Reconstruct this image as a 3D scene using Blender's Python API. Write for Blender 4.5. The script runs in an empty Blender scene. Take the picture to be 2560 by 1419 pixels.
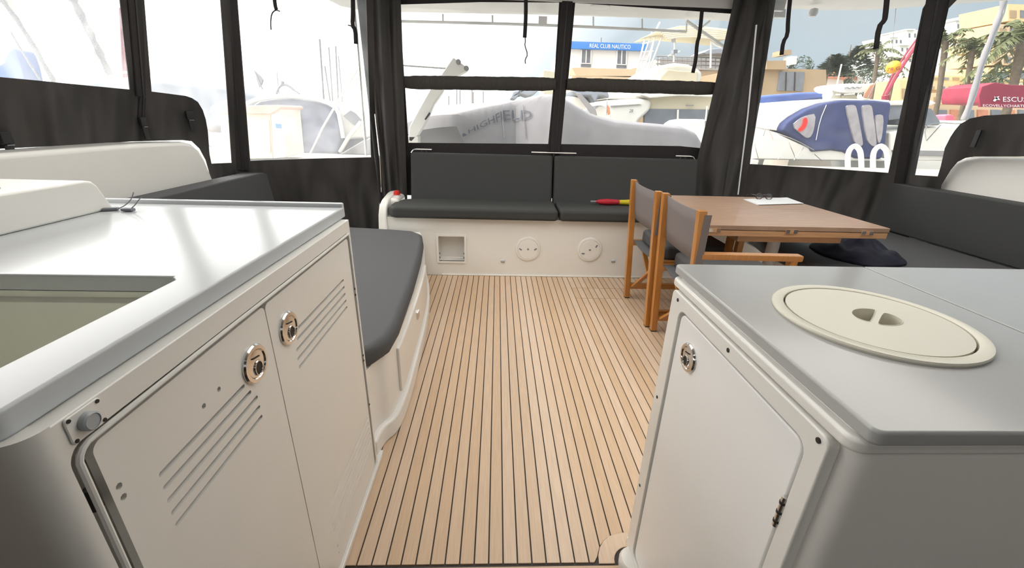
import bpy, bmesh, math, random
from mathutils import Vector, Matrix, noise
from mathutils.geometry import tessellate_polygon
from mathutils.bvhtree import BVHTree
PI = math.pi
S = bpy.context.scene
COL = S.collection
random.seed(7)

# ---------------------------------------------------------------- camera
FPX, CX, CY = 1046.18, 1280.0, 709.5
def rot_rows(p, y, r):
    cp, sp, cw, sw, cr, sr = math.cos(p), math.sin(p), math.cos(y), math.sin(y), math.cos(r), math.sin(r)
    fwd = Vector((sw*cp, cw*cp, -sp)); right = Vector((cw, -sw, 0)); down = fwd.cross(right)
    return cr*right - sr*down, sr*right + cr*down, fwd
RR, DD, FF = rot_rows(.381103, .0421649, .0291935)
EYE = Vector((0, 0, 1.25))
cam_d = bpy.data.cameras.new('camera'); cam = bpy.data.objects.new('camera', cam_d); COL.objects.link(cam)
cam.matrix_world = Matrix(((RR.x, -DD.x, -FF.x, EYE.x), (RR.y, -DD.y, -FF.y, EYE.y), (RR.z, -DD.z, -FF.z, EYE.z), (0, 0, 0, 1)))
cam_d.sensor_width = 36; cam_d.lens = FPX/2560*36; cam_d.clip_start = .02; cam_d.clip_end = 1000
S.camera = cam
# ---------------------------------------------------------------- world, sun, exposure
S.view_settings.view_transform = 'Standard'; S.view_settings.look = 'None'
S.view_settings.gamma = 1; S.view_settings.use_curve_mapping = False
S.view_settings.exposure = .76
SUN_DIR = Vector((-.72, .12, .68)).normalized()        # towards the sun: hazy, high on the left
W = bpy.data.worlds.new('sky'); S.world = W; W.use_nodes = True
nt = W.node_tree; N = nt.nodes; K = nt.links; N.clear()
out = N.new('ShaderNodeOutputWorld'); bg = N.new('ShaderNodeBackground'); K.new(bg.outputs[0], out.inputs[0])
tc = N.new('ShaderNodeTexCoord')
dot = N.new('ShaderNodeVectorMath'); dot.operation = 'DOT_PRODUCT'; K.new(tc.outputs['Generated'], dot.inputs[0]); dot.inputs[1].default_value = SUN_DIR
mr = N.new('ShaderNodeMapRange'); K.new(dot.outputs['Value'], mr.inputs[0]); mr.inputs[1].default_value = .0; mr.inputs[2].default_value = 1.0
mr.inputs[3].default_value = .0; mr.inputs[4].default_value = 1.0
pw = N.new('ShaderNodeMath'); pw.operation = 'POWER'; K.new(mr.outputs[0], pw.inputs[0]); pw.inputs[1].default_value = 1.3
nz = N.new('ShaderNodeTexNoise'); K.new(tc.outputs['Generated'], nz.inputs['Vector']); nz.inputs['Scale'].default_value = 2.2; nz.inputs['Detail'].default_value = 5
cr_ = N.new('ShaderNodeValToRGB'); K.new(nz.outputs['Fac'], cr_.inputs[0])
cr_.color_ramp.elements[0].position = .35; cr_.color_ramp.elements[0].color = (.30, .375, .43, 1)
cr_.color_ramp.elements[1].position = .68; cr_.color_ramp.elements[1].color = (.41, .46, .48, 1)
mx = N.new('ShaderNodeMix'); mx.data_type = 'RGBA'; K.new(pw.outputs[0], mx.inputs[0]); K.new(cr_.outputs[0], mx.inputs[6]); mx.inputs[7].default_value = (4.5, 4.4, 4.25, 1)
K.new(mx.outputs[2], bg.inputs[0]); bg.inputs[1].default_value = 1.0
sd = bpy.data.lights.new('sun', 'SUN'); sd.energy = 1.5; sd.angle = math.radians(40); sd.color = (1, .95, .86)
sun = bpy.data.objects.new('sun', sd); COL.objects.link(sun); sun.rotation_euler = (-SUN_DIR).to_track_quat('-Z', 'Y').to_euler()
sun.location = (-8, 5, 9)

# ---------------------------------------------------------------- point helpers
def ray(px, py):
    return RR*((px-CX)/FPX) + DD*((py-CY)/FPX) + FF
def at(px, py, ax, v):
    i = 'xyz'.index(ax); d = ray(px, py)
    return EYE + d*((v-EYE[i])/d[i])
def lean(px, py, P, h):
    """slope (dx/dz, dy/dz) of the corner line through P, leaning along the level direction h, that passes the given sight line"""
    n = Vector((h[1], -h[0], 0)); d = ray(px, py); q = EYE + d*((Vector(P)-EYE).dot(n)/d.dot(n)); return Vector(((q.x-P[0])/(q.z-P[2]), (q.y-P[1])/(q.z-P[2]), 1))
def L3(A): return (Vector(A[0]), Vector(A[1])) if len(A) == 2 and hasattr(A[0], '__len__') else (Vector((A[0], A[1], .9)), Vector((0, 0, 1)))
def wallnormal(A, B):
    (a, da), (b, db) = L3(A), L3(B); n = (b-a).cross(da+db).normalized()
    return n if n.dot(Vector((.7, 1.5, 1))-a) > 0 else -n          # points inwards
def onwall(px, py, A, B):
    n = wallnormal(A, B); d = ray(px, py); return EYE + d*((L3(A)[0]-EYE).dot(n)/d.dot(n))

# ---------------------------------------------------------------- materials
MATS = {}
def mat(name, col, rough=.6, metal=0, noise_s=0, noise_a=.0, bump=0, bscale=40, coat=0, kind=None, col2=None, stretch=(1, 1, 1), spec=.5, sheen=0, bdist=.01, bdet=3):
    m = bpy.data.materials.new(name); m.use_nodes = True; MATS[name] = m
    n = m.node_tree.nodes; k = m.node_tree.links; b = n['Principled BSDF']
    b.inputs['Base Color'].default_value = (*col, 1); b.inputs['Roughness'].default_value = rough; b.inputs['Metallic'].default_value = metal
    b.inputs['Specular IOR Level'].default_value = spec
    if coat: b.inputs['Coat Weight'].default_value = coat; b.inputs['Coat Roughness'].default_value = .08
    t = n.new('ShaderNodeTexCoord'); mp = n.new('ShaderNodeMapping'); k.new(t.outputs['Object'], mp.inputs[0]); mp.inputs['Scale'].default_value = stretch
    if noise_s:
        z = n.new('ShaderNodeTexNoise'); k.new(mp.outputs[0], z.inputs['Vector']); z.inputs['Scale'].default_value = noise_s; z.inputs['Detail'].default_value = 6
        r = n.new('ShaderNodeValToRGB'); k.new(z.outputs['Fac'], r.inputs[0])
        c2 = col2 or tuple(c*(1-noise_a) for c in col)
        r.color_ramp.elements[0].position = .3; r.color_ramp.elements[0].color = (*c2, 1)
        r.color_ramp.elements[1].position = .7; r.color_ramp.elements[1].color = (*col, 1)
        src = r.outputs[0]
        if kind == 'perpiece':
            oi = n.new('ShaderNodeObjectInfo'); hs = n.new('ShaderNodeHueSaturation'); mr2 = n.new('ShaderNodeMapRange')
            k.new(oi.outputs['Random'], mr2.inputs[0]); mr2.inputs[3].default_value = .93; mr2.inputs[4].default_value = 1.06
            k.new(mr2.outputs[0], hs.inputs['Value']); k.new(src, hs.inputs['Color'])
            mr3 = n.new('ShaderNodeMapRange'); k.new(oi.outputs['Random'], mr3.inputs[0]); mr3.inputs[3].default_value = 1.12; mr3.inputs[4].default_value = .88
            k.new(mr3.outputs[0], hs.inputs['Saturation']); src = hs.outputs[0]
        k.new(src, b.inputs['Base Color'])
    if bump:
        z2 = n.new('ShaderNodeTexNoise'); k.new(mp.outputs[0], z2.inputs['Vector']); z2.inputs['Scale'].default_value = bscale; z2.inputs['Detail'].default_value = bdet
        bp = n.new('ShaderNodeBump'); bp.inputs['Strength'].default_value = bump; bp.inputs['Distance'].default_value = bdist
        k.new(z2.outputs['Fac'], bp.inputs['Height']); k.new(bp.outputs[0], b.inputs['Normal'])
    return m
def vinyl(name, haze, tint=(.95, .96, .97)):
    m = bpy.data.materials.new(name); m.use_nodes = True; MATS[name] = m
    n = m.node_tree.nodes; k = m.node_tree.links; n.clear()
    o = n.new('ShaderNodeOutputMaterial'); tr = n.new('ShaderNodeBsdfTransparent'); tr.inputs[0].default_value = (.97, .97, .97, 1)
    tl = n.new('ShaderNodeBsdfTranslucent'); tl.inputs[0].default_value = (*tint, 1)
    gl = n.new('ShaderNodeBsdfGlossy'); gl.inputs['Roughness'].default_value = .06
    z = n.new('ShaderNodeTexNoise'); z.inputs['Scale'].default_value = 3.5; z.inputs['Detail'].default_value = 4; z.inputs['Distortion'].default_value = 1.5
    t = n.new('ShaderNodeTexCoord'); k.new(t.outputs['Object'], z.inputs['Vector'])
    r = n.new('ShaderNodeMapRange'); k.new(z.outputs['Fac'], r.inputs[0]); r.inputs[1].default_value = .35; r.inputs[2].default_value = .75
    r.inputs[3].default_value = haze*.7; r.inputs[4].default_value = haze*1.5
    a = n.new('ShaderNodeMixShader'); k.new(r.outputs[0], a.inputs[0]); k.new(tr.outputs[0], a.inputs[1]); k.new(tl.outputs[0], a.inputs[2])
    b = n.new('ShaderNodeMixShader'); b.inputs[0].default_value = .03; k.new(a.outputs[0], b.inputs[1]); k.new(gl.outputs[0], b.inputs[2])
    k.new(b.outputs[0], o.inputs[0]); return m
GEL = mat('white_gelcoat', (.83, .81, .765), .28, noise_s=3, noise_a=.03, coat=.3)
GELW = mat('white_solid_surface', (.55, .57, .585), .2, noise_s=5, noise_a=.02, spec=.3)
GELR = mat('grey_white_solid_surface', (.43, .43, .42), .16, noise_s=5, noise_a=.03, spec=.5)
DOORW = mat('white_door_laminate', (.90, .90, .89), .25, noise_s=4, noise_a=.02, coat=.3)
CREAM = mat('cream_plastic', (.70, .67, .56), .35, noise_s=4, noise_a=.03)
SINK = mat('sink_gelcoat', (.80, .81, .72), .3, noise_s=3, noise_a=.03)
CANVAS = mat('charcoal_canvas', (.060, .055, .052), .8, noise_s=300, noise_a=.25, bump=1, bscale=1.7, stretch=(4, 4, 1.0), spec=.35, bdist=.22, bdet=.5)
CANVASD = mat('black_canvas_trim', (.030, .026, .026), .8, noise_s=200, noise_a=.3, bump=.3, bscale=30, spec=.3)
ROLL = mat('brown_grey_canvas_flap', (.055, .048, .042), .8, noise_s=90, noise_a=.35, bump=.8, bscale=12, stretch=(3, 1, .3), spec=.3)
CUSH = mat('charcoal_upholstery', (.050, .051, .050), .75, noise_s=400, noise_a=.2, bump=.15, bscale=500, spec=.35)
CUSHL = mat('grey_upholstery', (.085, .085, .088), .7, noise_s=400, noise_a=.15, bump=.15, bscale=500, spec=.4)
TEAK = mat('deck_teak', (.68, .50, .35), .5, noise_s=7, col2=(.58, .42, .29), kind='perpiece', stretch=(30, 1.2, 1), bump=.05, bscale=60)
CAULK = mat('dark_caulk', (.035, .026, .02), .6, noise_s=50, noise_a=.3)
CHAIR = mat('varnished_teak', (.52, .225, .05), .35, noise_s=6, col2=(.40, .16, .035), stretch=(20, 20, 1.5), coat=.3)
TABLE = mat('oiled_teak_top', (.44, .29, .20), .42, noise_s=5, col2=(.35, .215, .14), stretch=(1.5, 22, 1), coat=.15)
TABLES = mat('oiled_teak_edge', (.66, .37, .19), .4, noise_s=5, col2=(.54, .29, .14), stretch=(1.5, 22, 20), coat=.2)
SLING = mat('taupe_sling_canvas', (.20, .17, .165), .8, noise_s=300, noise_a=.2)
STEEL = mat('polished_steel', (.72, .70, .68), .15, metal=1, noise_s=20, noise_a=.05)
DARK = mat('dark_recess', (.03, .025, .02), .7, noise_s=20, noise_a=.2)  # near-black for screws and hinges; also paints the shade in holes and slots
BLACK = mat('black_plastic', (.012, .012, .013), .5, noise_s=40, noise_a=.3)
GREYP = mat('grey_plastic', (.23, .24, .27), .5, noise_s=40, noise_a=.2)
RED = mat('red_cloth', (.50, .012, .03), .7, noise_s=30, noise_a=.3)
YEL = mat('yellow_cloth', (.62, .50, .01), .7, noise_s=30, noise_a=.2)
REDP = mat('red_plastic', (.75, .03, .02), .3, noise_s=30, noise_a=.3)
PAPER = mat('paper', (.78, .79, .80), .7, noise_s=30, noise_a=.03)
NAVY = mat('navy_jacket', (.010, .010, .030), .8, noise_s=20, noise_a=.5, bump=.5, bscale=20)
BROWNG = mat('brown_frames', (.03, .02, .03), .25, noise_s=30, noise_a=.3)
SALOON = mat('saloon_brown_panel', (.17, .11, .06), .5, noise_s=6, noise_a=.3)
HARD = mat('hardtop_gelcoat', (.66, .66, .64), .4, noise_s=3, noise_a=.04)
COVER = mat('grey_boat_cover', (.27, .265, .275), .8, noise_s=4, noise_a=.12, bump=.6, bscale=3, stretch=(1.5, 1, 1))
COVER2 = mat('blue_grey_boat_cover', (.28, .31, .36), .8, noise_s=3, noise_a=.15, bump=.5, bscale=3)
INK = mat('slate_print', (.09, .10, .13), .7, noise_s=30, noise_a=.2)
BLUEC = mat('navy_blue_canvas', (.025, .04, .14), .7, noise_s=3, noise_a=.35, bump=.4, bscale=4)
BLUEP = mat('pale_blue_canvas', (.09, .15, .42), .7, noise_s=3, noise_a=.25)
CABW = mat('weathered_blue_cabin', (.16, .18, .25), .6, noise_s=3, noise_a=.3)
PANE = mat('tinted_pane', (.20, .22, .25), .15, noise_s=2, noise_a=.3, coat=.4)
PANEL_ = mat('pale_clear_panel', (.36, .34, .36), .2, noise_s=4, noise_a=.3, coat=.5)
BOATW = mat('white_hull', (.74, .73, .68), .3, noise_s=2, noise_a=.04, coat=.3)
BOATC = mat('cream_hull', (.66, .60, .45), .4, noise_s=2, noise_a=.06)
WALLW = mat('white_render', (.76, .76, .75), .8, noise_s=1, noise_a=.05)
WALLT = mat('tan_render', (.36, .27, .165), .85, noise_s=1, noise_a=.12)
WALLB = mat('beige_render', (.62, .47, .31), .85, noise_s=1, noise_a=.1)
WALLY = mat('yellow_render', (.70, .53, .29), .85, noise_s=1, noise_a=.1)
SIGNB = mat('blue_sign', (.045, .21, .60), .5, noise_s=2, noise_a=.08)
LETW = mat('white_lettering', (.82, .84, .86), .6, noise_s=3, noise_a=.02)
MAROON = mat('maroon_awning', (.28, .03, .06), .7, noise_s=2, noise_a=.2)
LIDT = mat('faded_terracotta', (.60, .40, .32), .8, noise_s=6, noise_a=.2)
TERRA = mat('terracotta', (.55, .24, .14), .8, noise_s=6, noise_a=.25)
LEAF = mat('palm_green', (.13, .15, .06), .7, noise_s=6, noise_a=.4)
PINE = mat('pine_green', (.055, .09, .055), .8, noise_s=6, noise_a=.4)
TRUNK = mat('palm_trunk', (.15, .12, .085), .9, noise_s=8, noise_a=.4)
CONC = mat('quay_concrete', (.48, .42, .34), .85, noise_s=4, noise_a=.12)
WATER = mat('harbour_water', (.05, .07, .075), .1, noise_s=4, noise_a=.2, bump=.6, bscale=6)
HILL = mat('hillside', (.25, .27, .17), .9, noise_s=.6, noise_a=.4)
ORANGE = mat('orange_buoy', (.85, .36, .01), .4, noise_s=3, noise_a=.15)
CRANE = mat('red_crane_paint', (.32, .03, .06), .6, noise_s=5, noise_a=.2)
PINK = mat('pink_float', (.80, .16, .24), .6, noise_s=5, noise_a=.2)
ROPE = mat('grey_rope', (.34, .34, .34), .8, noise_s=60, noise_a=.4, bump=.8, bscale=60)
RIB = mat('cream_hardtop_canvas', (.60, .52, .33), .7, noise_s=4, noise_a=.15)
V_L = vinyl('hazy_vinyl', .16); V_B = vinyl('clear_vinyl', .04); V_R = vinyl('scuffed_vinyl', .07)

def frosted(name, col):
    m = bpy.data.materials.new(name); m.use_nodes = True; n = m.node_tree.nodes; k = m.node_tree.links; n.clear()
    o = n.new('ShaderNodeOutputMaterial'); tl = n.new('ShaderNodeBsdfTranslucent'); z = n.new('ShaderNodeTexNoise'); z.inputs['Scale'].default_value = 3
    r = n.new('ShaderNodeMix'); r.data_type = 'RGBA'; k.new(z.outputs['Fac'], r.inputs[0]); r.inputs[6].default_value = (*col, 1); r.inputs[7].default_value = (*[c*.96 for c in col], 1)
    k.new(r.outputs[2], tl.inputs[0]); k.new(tl.outputs[0], o.inputs[0]); return m
ADDED_PANEL = frosted('added_light_panel', (.72, .71, .69))  # passes sky light through the panels added in the hardtop
# ---------------------------------------------------------------- object helpers
def tag(o, label=None, cat=None, group=None, kind=None):
    if label: o['label'] = label
    if cat: o['category'] = cat
    if group: o['group'] = group
    if kind: o['kind'] = kind
    return o
def empty(name, loc=(0, 0, 0), rz=0, **kw):
    o = bpy.data.objects.new(name, None); COL.objects.link(o); o.location = loc; o.rotation_euler = (0, 0, rz); o.empty_display_size = .05
    return tag(o, **kw)
class MB:
    def __init__(s): s.v = []; s.f = []
    def add(s, vs, fs):
        b = len(s.v); s.v += [tuple(p) for p in vs]; s.f += [tuple(b+i for i in f) for f in fs]; return s
    def box(s, lo, hi, M=None):
        x0, y0, z0 = lo; x1, y1, z1 = hi
        vs = [Vector(p) for p in ((x0,y0,z0),(x1,y0,z0),(x1,y1,z0),(x0,y1,z0),(x0,y0,z1),(x1,y0,z1),(x1,y1,z1),(x0,y1,z1))]
        if M: vs = [M @ p for p in vs]
        return s.add(vs, [(0,3,2,1),(4,5,6,7),(0,1,5,4),(1,2,6,5),(2,3,7,6),(3,0,4,7)])
    def bar(s, a, b, w, h, up=(0, 0, 1)):
        a, b = Vector(a), Vector(b); d = (b-a).normalized(); u = Vector(up); r = d.cross(u)
        if r.length < 1e-4: r = d.cross(Vector((1, 0, 0)))
        r.normalize(); u = r.cross(d)
        vs = [p + r*i*w/2 + u*j*h/2 for p in (a, b) for i, j in ((-1,-1),(1,-1),(1,1),(-1,1))]
        return s.add(vs, [(0,1,2,3),(7,6,5,4),(0,4,5,1),(1,5,6,2),(2,6,7,3),(3,7,4,0)])
    def prism(s, loops, vec):
        """loops: 3-D coplanar loops (outer first, then holes), extruded by vec"""
        vec = Vector(vec); loops = [[Vector(p) for p in l] for l in loops]; flat = [p for l in loops for p in l]; n = len(flat)
        tri = tessellate_polygon(loops) if (len(loops) > 1 or len(flat) > 4) else [(0, 1, 2, 3) if n == 4 else (0, 1, 2)]
        fs = [tuple(t) for t in tri] + [tuple(n+i for i in reversed(t)) for t in tri]
        o = 0
        for l in loops:
            m = len(l)
            for i in range(m): j = (i+1) % m; fs.append((o+i, o+j, n+o+j, n+o+i))
            o += m
        return s.add(flat + [p+vec for p in flat], fs)
    def tube(s, path, r, n=8, cap=True):
        path = [Vector(p) for p in path]; rs = r if isinstance(r, (list, tuple)) else [r]*len(path); vs = []; fs = []; pu = None
        for i, p in enumerate(path):
            d = (path[min(i+1, len(path)-1)] - path[max(i-1, 0)]).normalized()
            u = pu - d*pu.dot(d) if pu is not None else d.cross(Vector((0, 0, 1)) if abs(d.z) < .9 else Vector((1, 0, 0)))
            u.normalize(); pu = u; w = d.cross(u)
            vs += [p + (u*math.cos(2*PI*k/n) + w*math.sin(2*PI*k/n))*rs[i] for k in range(n)]
        for i in range(len(path)-1):
            for k in range(n): a = i*n+k; b = i*n+(k+1) % n; fs.append((a, b, b+n, a+n))
        if cap: fs += [tuple(reversed(range(n))), tuple(range((len(path)-1)*n, len(path)*n))]
        return s.add(vs, fs)
    def lathe(s, prof, c=(0, 0, 0), ax='z', n=32, sx=1, sy=1):
        c = Vector(c); vs = []; fs = []
        for r, h in prof:
            for k in range(n):
                a = 2*PI*k/n; u, w = r*math.cos(a)*sx, r*math.sin(a)*sy
                vs.append(c + (Vector((u, w, h)) if ax == 'z' else Vector((h, u, w)) if ax == 'x' else Vector((u, h, w))))
        for i in range(len(prof)-1):
            for k in range(n): a = i*n+k; b = i*n+(k+1) % n; fs.append((a, b, b+n, a+n))
        fs += [tuple(reversed(range(n))), tuple(range((len(prof)-1)*n, len(prof)*n))]
        return s.add(vs, fs)
    def grid(s, rows):
        m = len(rows[0]); vs = [p for r in rows for p in r]; fs = []
        for i in range(len(rows)-1):
            for j in range(m-1): a = i*m+j; fs.append((a, a+1, a+m+1, a+m))
        return s.add(vs, fs)
    def build(s, name, m, parent=None, bevel=None, smooth=True, sub=0, **kw):
        me = bpy.data.meshes.new(name); bm = bmesh.new(); bv = [bm.verts.new(p) for p in s.v]
        for f in s.f:
            try: bm.faces.new([bv[i] for i in f])
            except ValueError: pass
        bmesh.ops.remove_doubles(bm, verts=bm.verts, dist=1e-6)
        bmesh.ops.recalc_face_normals(bm, faces=bm.faces)
        if bevel:
            off, seg = bevel[0], bevel[1]; bm.normal_update()
            bmesh.ops.dissolve_limit(bm, angle_limit=.01, verts=bm.verts, edges=bm.edges)
            es = [e for e in bm.edges if len(e.link_faces) == 2 and e.calc_face_angle(0) > .6]
            bmesh.ops.bevel(bm, geom=es, offset=off, segments=seg, profile=.5, affect='EDGES', clamp_overlap=True)
        bm.to_mesh(me); bm.free()
        if smooth:
            me.polygons.foreach_set('use_smooth', [True]*len(me.polygons)); me.set_sharp_from_angle(angle=math.radians(38))
        me.materials.append(m)
        o = bpy.data.objects.new(name, me); COL.objects.link(o)
        if parent: o.parent = parent
        if bevel and smooth:
            wn = o.modifiers.new('wn', 'WEIGHTED_NORMAL'); wn.keep_sharp = True; wn.weight = 80
        if sub:
            md = o.modifiers.new('sub', 'SUBSURF'); md.levels = md.render_levels = sub
        return tag(o, **kw)
def rrect(u0, v0, u1, v1, r, n=5, corners=(1, 1, 1, 1)):
    """rounded rectangle, counter-clockwise from lower-left"""
    pts = []
    for (cu, cv, a0, on) in ((u0+r, v0+r, PI, corners[0]), (u1-r, v0+r, 1.5*PI, corners[1]), (u1-r, v1-r, 0, corners[2]), (u0+r, v1-r, .5*PI, corners[3])):
        if on:
            for i in range(n+1): a = a0 + i/n*PI/2; pts.append((cu + r*math.cos(a), cv + r*math.sin(a)))
        else: a = a0+PI/4; pts.append((cu + r*math.copysign(1, math.cos(a)), cv + r*math.copysign(1, math.sin(a))))
    return pts
def smooth_loop(pts, it=2):
    for _ in range(it):
        q = []
        for i in range(len(pts)):
            a, b = Vector(pts[i]), Vector(pts[(i+1) % len(pts)]); q += [a*.75+b*.25, a*.25+b*.75]
        pts = q
    return pts
def smooth_path(pts, it=2):
    pts = [Vector(p) for p in pts]
    for _ in range(it):
        q = [pts[0]]
        for a, b in zip(pts, pts[1:]): q += [a*.75+b*.25, a*.25+b*.75]
        q.append(pts[-1]); pts = q
    return pts
def copy_tree(o, parent=None):
    c = o.copy(); COL.objects.link(c)
    if parent: c.parent = parent
    for ch in list(o.children): copy_tree(ch, c)
    return c

# ================================================================ THE SETTING
# ---- teak floor: dark caulk bed, planks proud of it
floor = MB().box((-1.95, -.3, -.05), (3.5, 4.0, -.0045)).build('floor', CAULK, kind='structure')
P0, PP, G = -.402, .0436, .0024
AC, AR = (.425, .845), .105
def plank(x0, x1, y0, y1):
    a, b = x0+G, x1-G
    def ylow(x):
        d = abs(x-AC[0])
        return max(y0, AC[1] + math.sqrt(AR*AR-d*d)) if (d < AR and y0 < 1) else y0
    xs = [a + (b-a)*i/3 for i in range(4)]
    lo = [(x, ylow(x)+.002) for x in xs]
    MB().prism([[Vector((x, y, -.006)) for x, y in lo] + [Vector((b, y1-.002, -.006)), Vector((a, y1-.002, -.006))]], (0, 0, .006)).build('plank', TEAK, floor, smooth=False)
for k in range(-6, 66):
    x0, x1 = P0 + PP*(k-1), P0 + PP*k
    if .60 < x0 < 1.40:
        plank(x0, x1, .855, 2.85); plank(x0, x1, 2.85, 3.05); plank(x0, x1, 3.05, 3.296)
    else: plank(x0, x1, .855, 3.296)
arc = [(AC[0]+r*math.cos(a), AC[1]+.008+r*math.sin(a)) for r, aa in ((AR-.005, range(0, 13)), (.052, range(12, -1, -1))) for a in [PI*i/12 for i in aa]]
MB().prism([[Vector((x, y, -.006)) for x, y in arc]], (0, 0, .006)).build('curved_plank', TEAK, floor, smooth=False)
MB().box((-.445, .55, -.006), (.47, .846, 0)).build('threshold_board', TEAK, floor)
MB().lathe([(.046, -.004), (.046, .02), (.040, .03)], (AC[0]+.004, AC[1], 0), n=24).build('column_foot', GEL, floor)
# ---- hardtop overhead
CZ = 2.20
hp = [(-2.5, -.4), (4.1, -.4), (4.1, 3.70), (3.85, 3.86), (3.6, 3.99), (3.4, 4.13), (3.21, 4.22), (2.865, 4.28), (2.42, 4.28), (2.34, 4.84), (.61, 4.87), (-1.0, 5.01), (-1.40, 5.0), (-1.55, 4.85), (-1.58, 4.62), (-2.0, 4.2), (-2.5, 3.7)]
ADDED_OPENINGS = [(-1.55, 1.0, -.35, 3.0), (-.15, 1.0, 1.45, 3.0), (1.65, 1.0, 2.95, 3.0)]      # unseen translucent openings added to brighten the cockpit
MB().prism([[Vector((x, y, CZ)) for x, y in hp]] + [[Vector((x, y, CZ)) for x, y in ((a, b), (c, b), (c, d), (a, d))] for a, b, c, d in ADDED_OPENINGS], (0, 0, .14)).build('ceiling', HARD, smooth=False, kind='structure')
for i, (a, b, c, d) in enumerate(ADDED_OPENINGS):
    MB().add([(a, b, 2.24), (c, b, 2.24), (c, d, 2.24), (a, d, 2.24)], [(0, 1, 2, 3)]).build('window_%d' % (21+i), ADDED_PANEL, smooth=False, kind='structure')  # added light panels out of view, numbered along with the windows

# ---- canvas enclosure
def corner(x, y, z, px, py, h):
    d = lean(px, py, (x, y, z), h); return (Vector((x, y, z)) + d*(.9-z), d)
_c2 = corner(-2.0, 2.62, 1.328, 331, 0, (1, 0))
LP = [(_c2[0] + Vector((0, -3.0, 0)), _c2[1]), _c2, corner(-1.86, 3.19, .9, 572, 0, (1, -.35)), corner(-1.05, 3.80, .9, 926, 0, (.6, -.8))]
RP = [(Vector((2.17, 3.87, .9)), Vector((-.05, -.10, 1))), (Vector((3.25, 3.32, .9)), Vector((-.22, -.10, 1)))]
RP.append((Vector((3.47, -.4, .9)), RP[1][1]))
BA, BB = (-.86, 3.9), (2.06, 3.9)
wl = empty('wall_left', (-2, 2, 0), kind='structure'); wr = empty('wall_right', (3.4, 2, 0), kind='structure'); wb = empty('wall_back', (.6, 3.9, 0), kind='structure')
def sub_origin(o, parent):
    o.parent = parent; o.matrix_parent_inverse = Matrix.Translation(parent.location).inverted(); return o
def wpt(p, A, B):
    if len(p) == 2: return onwall(p[0], p[1], A, B)
    _, t, z = p; (a, da), (b, db) = L3(A), L3(B); n = wallnormal(A, B); q = (a+da*(z-.9)).lerp(b+db*(z-.9), t)
    return q - n*((q-a).dot(n))
WN = [0]
def canvas(parent, A, B, outer, holes, vin, m=CANVAS, round_=0):
    n = -wallnormal(A, B)
    O = [wpt(p, A, B) for p in outer]; H = [[wpt(p, A, B) for p in h] for h in holes]
    sub_origin(MB().prism([O]+H, n*.006).build('canvas_panel', m, None, smooth=False), parent)
    for h in H:
        WN[0] += 1
        c = sum(h, Vector())/len(h)
        hh = [c + (p-c)*1.004 + n*.004 for p in h]
        MB().add(hh, [tuple(range(len(hh)))]).build('window_%d' % WN[0], vin, smooth=False, kind='structure')
        for i in range(len(h)):      # stitched hem round the pane
            pass
    return n
ZT = 2.199
# left side
canvas(wl, LP[0], LP[1], [('w', 0, ZT), ('w', 1, ZT), ('w', 1, 1.2), (352, 353), (330, 353.5), (150, 364), (0, 372), ('w', 0, 1.14)],
       [[('w', .35, 1.99), ('w', .965, 1.99), (301, 0), (325.5, 224), (240, 216), (120, 204), (0, 193), ('w', .35, 1.36)]], V_L)
canvas(wl, LP[1], LP[2], [('w', 0, ZT), ('w', 1, ZT), ('w', 1, .4), ('w', .8, .4), (558, 520), (528, 445), (515, 400), (500, 372), (480, 353), (455, 350), (352, 353), ('w', 0, 1.2)],
       [[('w', .10, 1.99), ('w', .93, 1.99), (551.6, 0), (580, 407), (529, 409), (524, 385), (520, 330), (515, 300), (507, 275), (495, 255), (480, 245), (465, 240), (420, 234), (379, 229), (361, 0)]], V_L)
canvas(wl, LP[2], LP[3], [('w', 0, ZT), ('w', 1.02, ZT), ('w', 1.02, .10), ('w', 0, .10)],
       [[('w', .07, 2.05), ('w', .97, 2.05), (916, 0), (928, 393), (800, 396), (700, 399), (625.6, 402), (594, 0)]], V_L)
# back
canvas(wb, BA, BB, [('w', 0, .55), ('w', 1, .55), ('w', 1, 2.10), ('w', 0, 2.10)],
       [[(999, 11), (1200, 5), (1398, 6), (1386, 195), (1010, 190)],
        [(1438, 7), (1600, 18), (1828, 34), (1793, 206), (1421, 196)],
        [(1012.5, 220), (1383, 225), (1370.6, 359.6), (1021, 356.6)],
        [(1415.5, 225), (1784, 235), (1751.5, 370), (1700, 365), (1403, 360)]], V_B, m=CANVASD)
# right
canvas(wr, RP[0], RP[1], [('w', -.03, ZT), ('w', 1, ZT), ('w', 1, .10), ('w', -.03, .10)],
       [[(1916, 14), (1875, 410), (2050, 420), (2221, 432), (2307, 22), ('w', .94, 2.16), ('w', .04, 2.16)]], V_R)
canvas(wr, RP[1], RP[2], [('w', 0, ZT), ('w', 0, .4), ('w', .09, .4), (2352, 462), (2375, 425), (2392, 405), (2412, 395), (2436, 391), (2560, 391), ('w', .75, 1.15), ('w', .75, ZT)],
       [[('w', .045, 2.15), (2366, 25), (2277.5, 437), (2344, 441), (2352, 415), (2362, 370), (2380, 335), (2400, 310), (2425, 296), (2460, 289), (2560, 284), ('w', .7, 1.34), ('w', .7, 2.15)]], V_R)
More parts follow.
